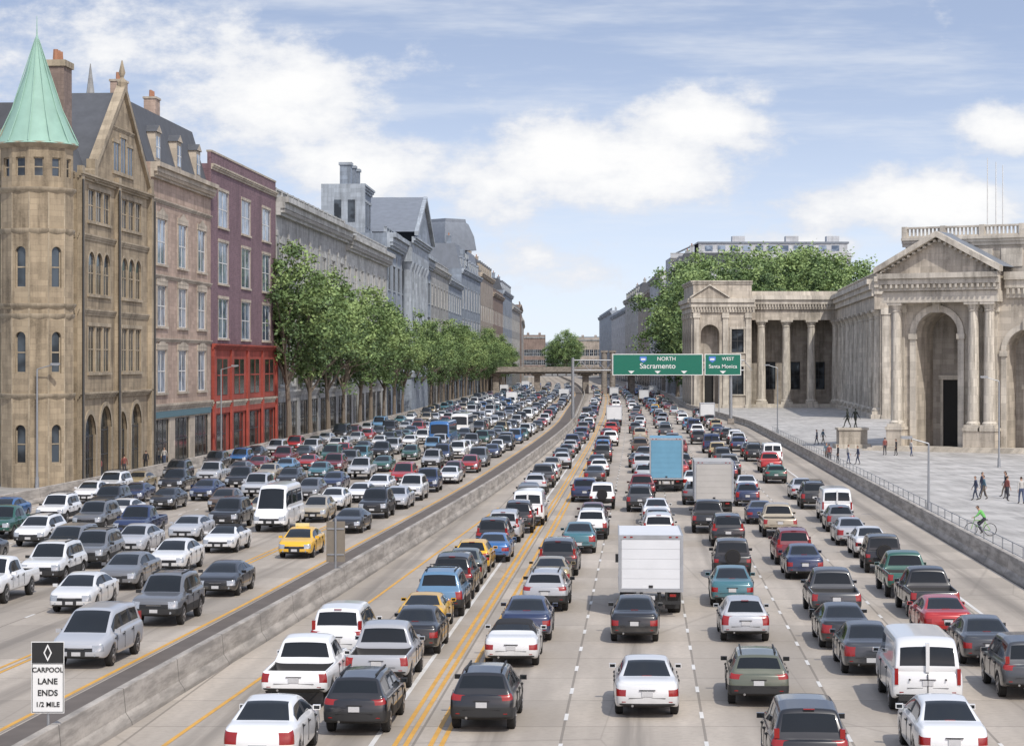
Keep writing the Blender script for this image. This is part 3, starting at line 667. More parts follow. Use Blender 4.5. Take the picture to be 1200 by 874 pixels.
def building(name,P0,P1,H,nc,rows,mw,mt,mg=None,mf=None,dep=22,ww=1.5,bars=(1,1),sur=(.25,.03),ground=None,gm=None,cor=(.9,1.4),strings=(),roof='parapet',roofm=None,pil=None,mans=4.5,gz=4.8,dent=True,chim=0,gw=.72,sig=None,peds=None):
    mg=mg or G_dark; mf=mf or FRW; roofm=roofm or SLATE; gm=gm or mw
    Mx,w=frame(P0,P1); w-=.06
    e=empty(name,(P0[0],P0[1],0)); W,Gp,Rf,Tr=PB(),PB(),PB(),PB()
    for p in(W,Gp,Rf,Tr): p.M=Mx
    cw=w/nc
    ops=[]
    for (z0,z1,*k) in rows:
        for i in range(nc):
            c=(i+.5)*cw; ops.append((c-ww/2,c+ww/2,z0,z1,k[0] if k else 'r'))
            if peds and (not k or k[0]=='r'):
                W.face([(c-ww/2-.5,-.12,z1+.36),(c+ww/2+.5,-.12,z1+.36),(c,-.12,z1+1.1)],mt)
    wall(W,Gp,0,w,gz,H,ops,mw,mg,mf,bars=bars,sur=sur,surm=mt)
    gn=ground or nc; gc=w/gn; gk=[( (i+.5)*gc-gc*gw/2,(i+.5)*gc+gc*gw/2,.35 if i%3 else .12,gz-1.1) for i in range(gn)]
    wall(W,Gp,0,w,0,gz-.001,gk,gm,G_shop,FRD,bars=(2,1),dep=.15)
    cornice(Tr,0,w,gz+.35,.35,.7,mt)
    if sig: Tr.box(.4,w-.4,-.15,-.01,gz-.95,gz-.36,sig)
    for z in strings: cornice(Tr,0,w,z,.22,.35,mt)
    cornice(Tr,-.0,w,H,cor[0],cor[1],mt,dent=dent)
    shell(W,Rf,w,dep,H,mw,roofm)
    if pil:
        for i in range(nc+1):
            x=min(max(i*cw,.45),w-.45); z0,z1=pil
            Tr.box(x-.4,x+.4,-.12,.01,z0,z1,mt); Tr.box(x-.5,x+.5,-.2,.01,z1-.7,z1-.02,mt); Tr.box(x-.5,x+.5,-.2,.01,z0+.002,z0+.5,mt)
    if roof=='parapet':
        Tr.box(.02,w-.02,.0,.4,H+.002,H+1.2,mw); Tr.box(0,w,-.08,.5,H+1.202,H+1.4,mt)
    elif roof=='bal': balustrade(Tr,.02,w-.02,H+.002,mt)
    elif roof=='mansard':
        s=1.9; hh=H+mans
        Rf.face([(0,.3,H+.01),(w,.3,H+.01),(w-.2,s,hh),(.2,s,hh)],roofm); Rf.face([(.2,s,hh),(w-.2,s,hh),(w-.2,dep-s,hh),(.2,dep-s,hh)],roofm)
        Rf.face([(0,dep,H+.01),(0,.3,H+.01),(.2,s,hh),(.2,dep-s,hh)],roofm); Rf.face([(w,.3,H+.01),(w,dep,H+.01),(w-.2,dep-s,hh),(w-.2,s,hh)],roofm)
        nd=max(1,nc)
        for i in range(nd):
            c=(i+.5)*w/nd
            Rf.box(c-1.05,c+1.05,.35,2.2,H+.4,H+3.1,mt); Gp.box(c-.72,c+.72,.3,.35,H+.7,H+2.7,mg); Gp.box(c-.05,c+.05,.26,.31,H+.7,H+2.7,mf); Gp.box(c-.72,c+.72,.27,.31,H+1.65,H+1.75,mf)
            Rf.face([(c-1.2,.2,H+3.1),(c+1.2,.2,H+3.1),(c,.2,H+3.8)],mt); Rf.face([(c-1.2,.2,H+3.1),(c,.2,H+3.8),(c,2.4,H+3.8),(c-1.2,2.4,H+3.1)],roofm); Rf.face([(c+1.2,.2,H+3.1),(c+1.2,2.4,H+3.1),(c,2.4,H+3.8),(c,.2,H+3.8)],roofm)
    for i in range(chim):
        x=w*(i+.5)/chim; hz=H+(mans if roof=='mansard' else 0)
        Rf.box(x-1,x+1,4,5.2,hz-.5,hz+2.6,mw); Rf.box(x-1.1,x+1.1,3.9,5.3,hz+2.6,hz+2.8,mt)
        for k in(-.6,0,.6): Rf.cyl((x+k,4.6,hz+2.8),(x+k,4.6,hz+3.5),.16,.13,simple_pot,8)
    for p,n in((W,'walls'),(Gp,'windows'),(Rf,'roof'),(Tr,'trim')): p.obj(n,e)
    return e,Mx,w
simple_pot=simple('chimney_pot',(.35,.17,.1),.8)
S_sand=stone('sandstone',(.35,.28,.19),(1.2,.45),.52); S_sandt=stone('sandstone_trim',(.38,.315,.225),(2,.6),.42)
S_pink=stone('pinkish_stone',(.42,.315,.25),(1.0,.4),.34); S_cream=stone('cream_stone_trim',(.46,.40,.32),(2,.6),.35)
S_brick=stone('purple_brick',(.175,.11,.125),(.5,.2),.25,1.35,.22); S_red=stone('red_painted_front',(.33,.065,.045),(2,.8),.35)
S_grey=stone('grey_stone',(.34,.34,.33),(1.4,.6),.45); S_greyt=stone('pale_stone_trim',(.44,.44,.42),(2,.6),.4)
S_blue=stone('blue_grey_stone',(.25,.29,.34),(1.6,.7),.4); S_bluet=stone('blue_grey_trim',(.35,.39,.43),(2,.8),.35)
S_tan=stone('tan_stone',(.36,.31,.26),(1.2,.5),.35); S_brown=stone('brown_brick',(.24,.18,.15),(.6,.3),.3)
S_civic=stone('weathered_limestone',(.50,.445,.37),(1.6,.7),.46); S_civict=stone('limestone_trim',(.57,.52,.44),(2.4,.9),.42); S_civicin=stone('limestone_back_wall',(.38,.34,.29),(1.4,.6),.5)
S_hz=stone('pale_far_stone',(.48,.49,.50),(3,1.2),.2)  # distance haze put into the stone colour of the far facades
SIGN_teal=simple('teal_shop_fascia',(.09,.17,.2),.5)
fp=lambda y:(facl(y),y)

# --- gothic sandstone corner building with conical tower
P0,P1=fp(177.5),fp(202.8); Mx,w=frame(P0,P1); w-=.05
e=empty('gothic_sandstone_building',(P0[0],P0[1],0)); W,Gp,Rf,Tr=PB(),PB(),PB(),PB()
for p in(W,Gp,Rf,Tr): p.M=Mx
H=25; DP=10
ops=[]
for z0,z1,k in((9.0,12.8,'r'),(15.4,18.9,'a'),(21.4,24.0,'r')):
    for g in (7.0,18.2):
        for q in(-2.5,0,2.5):
            ops.append((g+q-1.0,g+q+1.0,z0,z1,k))
wall(W,Gp,0,w,7.2,H,ops,S_sand,G_dark,S_sandt,dep=.12,bars=(1,1),sur=(.2,.04),surm=S_sandt)
ops=[(2.2,5.6,.1,5.6,'a',.2),(7.2,10.8,.1,6.2,'a',.25),(13.0,16.2,.8,5.6,'a',.2),(18.0,21.6,.1,6.2,'a',.25)]
wall(W,Gp,0,w,0,7.199,ops,S_sand,G_shop,FRD,bars=(1,2),sur=(.4,.1),surm=S_sandt)
for z,p in((7.4,.4),(14.2,.2),(20.3,.2),(25.1,.5)): cornice(Tr,0,w,z,p,.5,S_sandt)
g0,g1,ga=4.5,w-.1,15.0; gt=33.2
W.face([(g0,-.02,H),(g1,-.02,H),(ga,-.02,gt)],S_sand)
for a,b,c,d in [(ga-3.4,ga-1.5,26.2,28.6),(ga-.9,ga+.9,26.2,29.2),(ga+1.5,ga+3.4,26.2,28.6)]:
    Gp.box(a,b,-.04,-.025,c,d,G_dark); Tr.box(a-.2,a-.002,-.09,-.02,c,d,S_sandt); Tr.box(b+.002,b+.2,-.09,-.02,c,d,S_sandt); Tr.box(a-.3,b+.3,-.14,-.02,d+.002,d+.3,S_sandt); Tr.box(a-.3,b+.3,-.16,-.02,c-.3,c-.002,S_sandt); Gp.box((a+b)/2-.07,(a+b)/2+.07,-.06,-.042,c,d,S_sandt)
cornice(Tr,ga-4,ga+4,30.0,.15,.3,S_sandt)
for xa in(g0-.3,g1+.05): Tr.slant(xa,H-.1,ga,gt+.1,.65,-.3,.5,S_sandt)
for xa in(g0,g1-.8): Tr.box(xa-.1,xa+.9,-.34,.4,H-.3,H+1.5,S_sandt)
Tr.lathe(ga,.05,[(.35,gt+.2),(.45,gt+.9),(.15,gt+1.3),(.3,gt+1.7),(.05,gt+2.8)],S_sandt,8)
Rf.face([(g0,0,H),(ga,0,gt),(ga,7,gt),(g0,7,H)],SLATE); Rf.face([(g1,0,H),(g1,7,H),(ga,7,gt),(ga,0,gt)],SLATE)
shell(W,Rf,w,DP,H,S_sand,SLATE)
rz=H+5.5
Rf.face([(0,.3,H+.02),(w,.3,H+.02),(w,4,rz),(0,4,rz)],SLATE); W.face([(0,DP,H+.02),(0,.3,H+.02),(0,4,rz)],S_sand); Rf.face([(w,4,rz),(w,DP,H+.02),(0,DP,H+.02),(0,4,rz)],SLATE)
Tr.box(.5,2.9,1.2,2.8,22,33.6,S_brown); Tr.box(.35,3.05,1.05,2.95,33.6,34.1,S_sandt)
for k in(1.0,1.7,2.4): Tr.cyl((k,2.0,34.1),(k,2.0,35.0),.25,.2,simple_pot,8)
for x in(.55,12.6,w-.5):
    Tr.box(x-.4,x+.4,-.4,.02,.01,25.6,S_sandt)
for x in(.1,12.0,w-.2): Tr.cyl((x,-.5,0),(x,-.5,24.5),.09,.09,FRD,6)
for p in(W,Gp,Rf,Tr):
    p.M=Mx@Matrix(((0,1,0,-.02),(-1,0,0,DP),(0,0,1,0),(0,0,0,1)))
ops=[(x-.7,x+.7,z0,z1,k) for x in(3.5,) for z0,z1,k in((9,12.2,'r'),(15.4,18.6,'a'),(21.6,24,'r'),(1,5,'a'))]
wall(W,Gp,0,DP,0,H,ops,S_sand,G_dark,S_sandt,y=-.05,dep=.3,sur=(.2,.1),surm=S_sandt)
for z in(7.4,14.2,20.3,25.1): cornice(Tr,0,DP-.1,z,.28,.45,S_sandt,y=-.05)
tx,ty,tr_=-37.3,174.2,2.75
for k in range(12):
    a=2*math.pi*(k+.5)/12; n=Vector((math.cos(a),math.sin(a),0)); fw=2*tr_*math.tan(math.pi/12)
    inn=-n; d=Vector((0,0,1)).cross(n)
    org=Vector((tx,ty,0))+n*tr_-d*fw/2
    Mk=Matrix(((d.x,inn.x,0,org.x),(d.y,inn.y,0,org.y),(0,0,1,0),(0,0,0,1)))
    for p in(W,Gp,Tr): p.M=Mk
    ops=[(.34,fw-.34,24.2,25.7,'r',.2)]
    if k%2==0: ops+=[(.3,fw-.3,z0,z1,'a',.22) for z0,z1 in((2,5),(9,12.2),(15.6,18.8))]
    wall(W,Gp,0,fw,0,26.6,ops,S_sand,G_dark,S_sandt,bars=(0,1))
for p in(W,Gp,Rf,Tr): p.M=Matrix.Identity(4)
for z,r in((7.4,.25),(13.6,.2),(14.4,.3),(20.2,.22),(23.4,.3),(26.9,.45)):
    Tr.lathe(tx,ty,[(tr_+.02,z-.45),(tr_+r*.6,z-.3),(tr_+r,z-.12),(tr_+r,z),(tr_-.1,z+.02)],S_sandt,24,False)
Rf.lathe(tx,ty,[(tr_+.55,26.8),(tr_+.1,27.5),(tr_*.72,29.6),(tr_*.36,32.4),(.14,35.2),(.04,35.6)],COPPER,12,False)
for k in range(12):
    a=2*math.pi*k/12; Rf.cyl((tx+(tr_*.72+.02)*math.cos(a),ty+(tr_*.72+.02)*math.sin(a),29.6),(tx+.15*math.cos(a),ty+.15*math.sin(a),35.2),.05,.03,COPPER,5)
    Rf.cyl((tx+(tr_+.5)*math.cos(a),ty+(tr_+.5)*math.sin(a),26.95),(tx+(tr_*.72+.02)*math.cos(a),ty+(tr_*.72+.02)*math.sin(a),29.6),.05,.05,COPPER,5)
Tr.cyl((tx,ty,35.4),(tx,ty,37),.06,.02,COPPER,6)
for k in range(12):
    a=2*math.pi*k/12; Tr.cyl((tx+(tr_+.02)*math.cos(a),ty+(tr_+.02)*math.sin(a),0),(tx+(tr_+.02)*math.cos(a),ty+(tr_+.02)*math.sin(a),23),.1,.1,S_sandt,6)
for p,n in((W,'walls'),(Gp,'windows'),(Rf,'roof'),(Tr,'trim')): p.obj(n,e)
pb=PB(); cx,cy=-53.2,280
pb.box(cx-2.2,cx+2.2,cy-2.2,cy+2.2,0,36,S_sand); pb.lathe(cx,cy,[(1.5,36),(1.0,40),(.05,47.5)],S_grey,8,False)
for a in(-1,1):
    for b in(-1,1): pb.lathe(cx+a*1.9,cy+b*1.9,[(.45,36),(.4,38),(.03,40.5)],S_grey,6,False)
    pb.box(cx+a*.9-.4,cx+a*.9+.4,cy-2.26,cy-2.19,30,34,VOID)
pb.obj('church_tower')

building('stone_townhouse',fp(202.9),fp(230.3),28.2,3,[(7,11,),(13.2,17.0,'r'),(19.0,23.2),],S_pink,S_cream,G_blue,FRW,ww=3.6,bars=(1,1),roof='mansard',mans=5.5,strings=(12.1,18.0,25.0),ground=3,gm=S_cream,gz=5.6,sig=SIGN_teal,chim=2,sur=(.5,.05),peds=1)
e,Mx_,w_=building('brick_building',fp(230.4),fp(270.2),30.5,3,[(12.4,16.6),(18.2,22.6),(24.2,28.0)],S_brick,S_cream,G_blue,FRW,ww=5.4,bars=(1,1),roof='parapet',ground=4,gm=S_red,gz=5.4,sur=(.2,.03),cor=(.35,.6),dent=False,sig=S_red)
pb=PB(); pb.M=Mx_
pb.box(.05,w_-.05,-.12,-.02,5.8,11.4,S_red); cornice(pb,0,w_,11.8,.5,.6,S_red,y=-.1)
for i in range(5):
    x=.6+i*(w_-1.2)/4; pb.box(x-.45,x+.45,-.35,-.121,0,11.2,S_red)
for i in range(4):
    x=.6+(i+.5)*(w_-1.2)/4; pb.box(x-2.8,x+2.8,-.16,-.125,6.4,10.2,G_shop); pb.box(x-.07,x+.07,-.2,-.161,6.4,10.2,S_red); pb.box(x-2.8,x+2.8,-.19,-.162,8.4,8.55,S_red)
pb.obj('red_shopfront',e)
building('classical_building',fp(270.3),fp(335),30,7,[(7,11.5),(13.5,18.3),(20.3,24.5)],S_grey,S_greyt,G_dark,FRW,ww=3.2,bars=(1,1),roof='bal',strings=(12.5,19.4),pil=(6.2,26),gz=6,sur=(.4,.06),cor=(1.6,2.2),peds=1)
building('classical_building',fp(335.1),fp(396),29,7,[(7,11.5),(13.5,18.3),(20.3,24.5)],S_greyt,S_greyt,G_dark,FRW,ww=3.2,bars=(1,1),roof='parapet',strings=(12.5,19.4),gz=6,sur=(.4,.06),cor=(1.6,2.2),chim=2)
e,Mx_,w_=building('columned_stone_building',fp(396.1),fp(500),33,11,[(8,12),(15,20),(23,27.5)],S_blue,S_bluet,G_dark,FRD,ww=4,roof='bal',gz=6.5,cor=(1.6,2.6),strings=(13.5,),pil=(7,29.5))
pb=PB(); pb.M=Mx_@Matrix.Translation((0,3.6,0))
px0,px1=30,72
pb.box(px0,px1,-5.5,-2.5,0,7,S_blue); pb.box(px0-.3,px1+.3,-5.8,-2.5,7.001,7.6,S_bluet)
for i in range(6):
    x=px0+2+i*(px1-px0-4)/5
    pb.lathe(x,-4.5,[(1.5,7.6),(1.5,8.1),(1.2,8.3),(1.15,14),(.95,27.8),(1.4,28.8),(1.4,29.2)],S_bluet,14)
pb.box(px0,px1,-5.6,-2.5,29.2,33,S_bluet); cornice(pb,px0-.6,px1+.6,34,1.,1.2,S_bluet,y=-5.6)
pm=(px0+px1)/2
pb.face([(px0-.5,-6.2,34.01),(px1+.5,-6.2,34.01),(pm,-6.2,42)],S_blue)
for a,b in((px0-1,pm),(px1+1,pm)):
    pb.slant(a,34.2,b,42.4,.8,-6.9,-6.15,S_bluet)
    pb.face([(a,-6.15,34.9),(b,-6.15,43.1),(b,6,43.1),(a,6,34.9)],LEAD)
pb.box(9,27,2,9,33.01,41.5,S_blue); cornice(pb,8.7,27.3,42.5,.8,1.2,S_bluet,y=2)
pb.box(8.2,8.99,1.2,9.2,33.01,42.4,S_bluet); pb.box(9,27,2,9,41.501,42.3,S_bluet)
for i in range(4):
    x=10.5+i*4.2; pb.box(x,x+2.2,1.9,1.99,35,39.5,G_dark); pb.box(x-.3,x+2.5,1.7,1.985,39.51,40,S_bluet)
for yy in(3,5.5): pb.box(8.1,8.19,yy,yy+1.3,35.5,39.5,G_dark)
for x in(10,17,24): pb.box(x,x+2.4,4,6,42.3,46,S_blue); pb.box(x-.2,x+2.6,3.8,6.2,46,46.5,S_bluet)
pb.obj('portico',e)
building('stone_building',fp(500.1),fp(560),32,6,[(8,12),(15,20),(23,27.5)],S_grey,S_greyt,ww=4,roof='parapet',gz=6,chim=2)
building('stone_building',fp(560.1),fp(615),31,6,[(8,12),(15,20),(23,27.5)],S_blue,S_bluet,ww=4,roof='bal',gz=6)
building('domed_stone_building',fp(615.1),fp(690),36,7,[(8,13),(16,22),(25,31)],S_blue,S_bluet,ww=4,roof='mansard',mans=7,roofm=LEAD,gz=6,chim=3)
hs=[(690,760,38,S_tan,S_cream,'mansard'),(760,830,34,S_brown,S_tan,'parapet'),(830,910,37,S_blue,S_bluet,'mansard'),(910,1000,33,S_grey,S_greyt,'parapet'),(1000,1120,36,S_brown,S_tan,'parapet'),(1120,1260,32,S_grey,S_greyt,'mansard'),(1260,1500,34,S_tan,S_cream,'parapet')]
for a,b,h,m1,m2,r in hs:
    building('street_building',fp(a+.1),fp(b),h,7,[(8,12),(15,20),(23,28)],m1,m2,ww=5,roof=r,gz=6,bars=(1,0),sur=None,chim=2)
Mx_,w_=frame(fp(615.1),fp(690)); pb=PB(); pb.M=Mx_
pb.box(14,32,.6,10,36,42,S_blue); pb.lathe(23,6,[(8.5,42),(7.8,46),(6.2,49.5),(5.5,50),(5.3,51)],LEAD,4,False)
for x in(17,22,27): pb.box(x,x+3,.4,.62,37.5,41,G_dark)
o=[q for q in scene.objects if q.name.startswith('domed_stone')][0]; pb.obj('dome',o)

fr=lambda y:(yel(y)+lin(20.5,20,600,1000,y),y)
for a,b,h,m1,m2,r in [(640,700,37,S_hz,S_greyt,'mansard'),(700,770,34,S_tan,S_cream,'parapet'),(770,860,41,S_hz,S_greyt,'bal'),(860,960,37,S_tan,S_tan,'parapet'),(960,1100,40,S_greyt,S_greyt,'mansard'),(1100,1280,36,S_hz,S_bluet,'parapet'),(1280,1500,40,S_bluet,S_bluet,'parapet')]:
    building('street_building',fr(b),fr(a+.1),h,7,[(8,12),(15,20),(23,28),(30,33)],m1,m2,G_blue,ww=4,roof=r,gz=6,bars=(1,0),sur=None,cor=(1.2,1.8),chim=2)
building('office_building',(50,700),(107,700),43,14,[(8,11),(14,17),(20,23),(26,29),(32,35),(38,41)],S_hz,S_greyt,G_blue,FRD,ww=2.6,roof='parapet',gz=6,sur=None)
pb=PB(); pb.M=Matrix.Translation((50,700,0)); pb.slant(2,44.4,9,47.6,.3,1,18,LEAD); pb.box(9,56,1.2,18,44.4,47.4,S_hz); pb.box(8.7,56.5,.9,18.3,47.41,48,LEAD)
for i in range(11): pb.box(11+i*4,13.4+i*4,1.1,1.19,45.1,46.8,G_blue)
for x in(20,37,50): pb.box(x,x+4,5,9,48,50,S_hz)
pb.obj('penthouse',[q for q in scene.objects if q.name.startswith('office_building')][0])
for x0,x1,h,m in((-60,8,40,S_tan),(8,26,30,S_brown),(50,70,28,S_tan),(70,140,36,S_brown)):
    building('street_building',(x0,1720),(x1,1720),h,6,[(8,12),(15,20)],m,S_greyt,ww=3,roof='parapet',gz=6,sur=None,chim=2)
for i,(x,wd,h) in enumerate([(-40,60,34),(24,30,30),(58,36,36),(98,60,40),(160,60,38)]):
    building('distant_building',(x,2300+i*20),(x+wd,2300+i*20),h,6,[(10+7*k,13+7*k) for k in range(3)],S_bluet,S_bluet,G_blue,ww=3,roof='parapet',gz=6,sur=None)

# ---------------- civic colonnaded building (right)
e=empty('colonnaded_civic_building',(50,476,0)); W,Gp,Tr,Rf=PB(),PB(),PB(),PB()
ALL=(W,Gp,Tr,Rf)
def setM(m):
    for p in ALL: p.M=m
def column(x,y,z0,z1,r,m=S_civict):
    h=z1-z0
    Tr.box(x-r*1.35,x+r*1.35,y-r*1.35,y+r*1.35,z0,z0+r*.5,m)
    Tr.lathe(x,y,[(r*1.3,z0+r*.5),(r*1.3,z0+r*.8),(r*1.05,z0+r*1.1),(r*1.0,z0+h*.35),(r*.84,z1-r*1.6),(r*1.0,z1-r*1.5),(r*.86,z1-r*1.3),(r*1.25,z1-r*.45)],m,20)
    Tr.box(x-r*1.35,x+r*1.35,y-r*1.35,y+r*1.35,z1-r*.45,z1,m)
def pilaster(x,z0,z1,wd,y=0,p=.35,m=S_civict):
    Tr.box(x-wd/2,x+wd/2,y-p,y+.01,z0,z1,m); Tr.box(x-wd/2-.15,x+wd/2+.15,y-p-.15,y+.01,z0+.001,z0+.8,m); Tr.box(x-wd/2-.2,x+wd/2+.2,y-p-.2,y+.01,z1-1.1,z1-.01,m)
Mx,w=frame((38.9,476),(51.4,476)); setM(Mx)
wall(W,Gp,0,w,0,27,[(1.6,5.6,1,18,'ao',3),(8.2,10.8,3,9,'r',.5),(8.2,10.8,12,17,'r',.5)],S_civic,G_dark,FRD,sur=(.4,.15),surm=S_civict)
for x in(.7,6.9,w-.7): pilaster(x,.01,20.5,1.1)
cornice(Tr,-.6,w+.6,23.6,1.2,3,S_civict,dent=True); cornice(Tr,-.2,w+.2,27.4,.5,.8,S_civict)
Tr.face([(-.4,-.6,23.65),(7.4,-.6,23.65),(3.5,-.6,26.2)],S_civic); Tr.slant(-.8,23.6,3.5,26.3,.35,-1.0,-.02,S_civict); Tr.slant(7.8,23.6,3.5,26.3,.35,-1.0,-.02,S_civict)
shell(W,Rf,w,26,27,S_civic,LEAD)
for p in ALL: p.M=Mx@Matrix(((0,1,0,-.03),(-1,0,0,26),(0,0,1,0),(0,0,0,1)))
for x in(1,7,13,19,25): pilaster(x,.01,20.5,1.1)
cornice(Tr,0,26.4,23.6,1.2,3,S_civict); cornice(Tr,0,26,27.4,.5,.8,S_civict)
Mx,w=frame((51.6,479),(71,479)); setM(Mx)
Tr.box(0,w,-1.6,6,.0,.9,S_civict); Tr.box(0,w,-2.4,-1.601,0,.45,S_civict)
for i in range(4): column(2.2+i*5.4,0,.9,19.0,.95)
W.box(0,w+2,-1.0,1.0,19,21.2,S_civic); cornice(Tr,-.2,w+2,24.2,1.3,2.9,S_civict,y=-1,dent=True); W.box(0,w+2,-1,6,21.201,24.1,S_civic)
Tr.box(.1,w+2,-.7,-.2,24.2,25.2,S_civict)
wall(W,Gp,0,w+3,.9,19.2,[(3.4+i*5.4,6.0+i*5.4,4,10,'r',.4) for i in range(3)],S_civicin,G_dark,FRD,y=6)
shell(W,Rf,w,20,24.15,S_civic,LEAD)
Mx,w=frame((71,479),(63.4,382)); setM(Mx)
Tr.box(0,w,-1.6,6,.0,.9,S_civict)
n=9
for i in range(n): column(3+i*(w-5)/(n-1),0,.9,19,1.0)
W.box(0,w,-1.0,6,19,21.2,S_civic); cornice(Tr,0,w,24.2,1.3,2.9,S_civict,y=-1); W.box(0,w,-.9,6,21.201,24.1,S_civic)
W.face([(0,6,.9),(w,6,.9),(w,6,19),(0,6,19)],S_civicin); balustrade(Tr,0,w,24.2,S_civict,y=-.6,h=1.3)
Mx,w=frame((63.4,382),(90,376)); setM(Mx)
wall(W,Gp,0,w,0,24.4,[(4,8,2,15,'ao',2)],S_civic,G_dark,FRD); 
for x in(1,3,9.5,12): pilaster(x,.01,19.2,1.3)
cornice(Tr,-1,w,24.6,1.2,3,S_civict); balustrade(Tr,0,w,24.6,S_civict,y=-.5,h=1.3); shell(W,Rf,w,25,24.4,S_civic,LEAD)
A=Vector((42.5,247)); dd=Vector((.853,-.522)); Bp=A+dd*30
Mx,w=frame(A,Bp); setM(Mx)
wall(W,Gp,0,w,0,19.6,[(2.7,7.5,.4,15.4,'ao',5),(13.0,17.6,.4,13.4,'ao',3),(21,25,.4,13.4,'ao',3)],S_civic,G_dark,FRD)
def archring(c,r,zs,t,p,y=0):
    n=16
    for k in range(n):
        a0,a1=math.pi*k/n,math.pi*(k+1)/n
        q=[(c-math.cos(a)*rr,y-p,zs+math.sin(a)*rr) for a,rr in((a0,r),(a1,r),(a1,r+t),(a0,r+t))]
        Tr.face(q,S_civict)
        Tr.face([(q[3][0],y-p,q[3][2]),(q[2][0],y-p,q[2][2]),(q[2][0],y,q[2][2]),(q[3][0],y,q[3][2])],S_civict)
    for s in(-1,1):
        xa,xb=sorted((c+s*r,c+s*(r+t))); Tr.box(xa,xb,y-p,y+.01,.4,zs-.6,S_civict); Tr.box(xa-.12,xb+.12,y-p-.15,y+.01,zs-.6,zs-.001,S_civict)
    Tr.box(c-.4,c+.4,y-p-.25,y+.01,zs+r-.1,zs+r+t+.5,S_civict)
archring(5.1,2.42,13.0,.7,.25); archring(15.3,2.32,11.1,.6,.2); archring(23,2.02,11.4,.6,.2)
for x in(.75,9.6,11.4): 
    Tr.box(x-.9,x+.9,-1.9,-.001,0,2.4,S_civic); Tr.box(x-1,x+1,-2,-.0015,2.4,2.75,S_civict)
    column(x,-1.0,2.75,16.4,.62); pilaster(x,2.76,16.4,1.2,p=.2)
for x in(18.8,20.2,26,28): pilaster(x,.01,16.4,1.1)
Tr.box(-.6,12.6,-1.9,-.001,16.4,17.6,S_civict); cornice(Tr,-.9,12.9,19.6,.9,1.9,S_civict,y=-1.9,dent=True); W.box(-.5,12.5,-1.85,-.002,17.6,19.5,S_civic)
cornice(Tr,12.95,w,19.6,.9,2.8,S_civict,dent=True)
pm=6.0; x0,x1=-.9,12.9; zt=23.4
Tr.face([(x0,-1.95,19.61),(x1,-1.95,19.61),(pm,-1.95,zt)],S_civic)
for a in(x0-.3,x1+.3):
    Tr.slant(a,19.62,pm,zt+.1,.62,-3,-1.9,S_civict); Tr.face([(a,-1.9,20.2),(pm,-1.9,zt+.7),(pm,1.9,zt+.7),(a,1.9,20.2)],LEAD)
    for k in range(12):
        t=(k+.5)/12; x=a+(pm-a)*t; Tr.box(x-.14,x+.14,-2.6,-1.96,19.3+(zt-19.6)*t,19.55+(zt-19.6)*t,S_civict)
shell(W,Rf,w,34,19.6,S_civic,LEAD)
W.box(.6,w,2,30,19.601,23.0,S_civic); cornice(Tr,.3,w,23.7,.6,1.,S_civict,y=2); balustrade(Tr,.3,w,23.7,S_civict,y=1.6,h=1.2)
for i in range(8): Tr.box(1.5+i*3.4,3.9+i*3.4,1.9,2.001,20.3,22.3,S_civict)
for p in ALL: p.M=Mx@Matrix(((0,1,0,-.02),(-1,0,0,34),(0,0,1,0),(0,0,0,1)))
for x in(2,9,16,23,30,33.4): pilaster(x,.01,16.4,1.1)
cornice(Tr,0,34,19.6,.9,2.8,S_civict)
setM(Mx)
for k in range(4): Tr.box(-1.5-.4*k,w,-2.6-.45*k,-2.2-.45*k+.05 if k else -.003,0,.62-.15*k,S_civict)
for x in(6.6,7.6,8.4): Tr.cyl((x,12,23),(x,12,33.5-.5*(x-6)),.09,.05,FRW,6)
setM(Matrix.Identity(4))
for p,n in((W,'walls'),(Gp,'windows'),(Rf,'roof'),(Tr,'columns_and_trim')): p.obj(n,e)

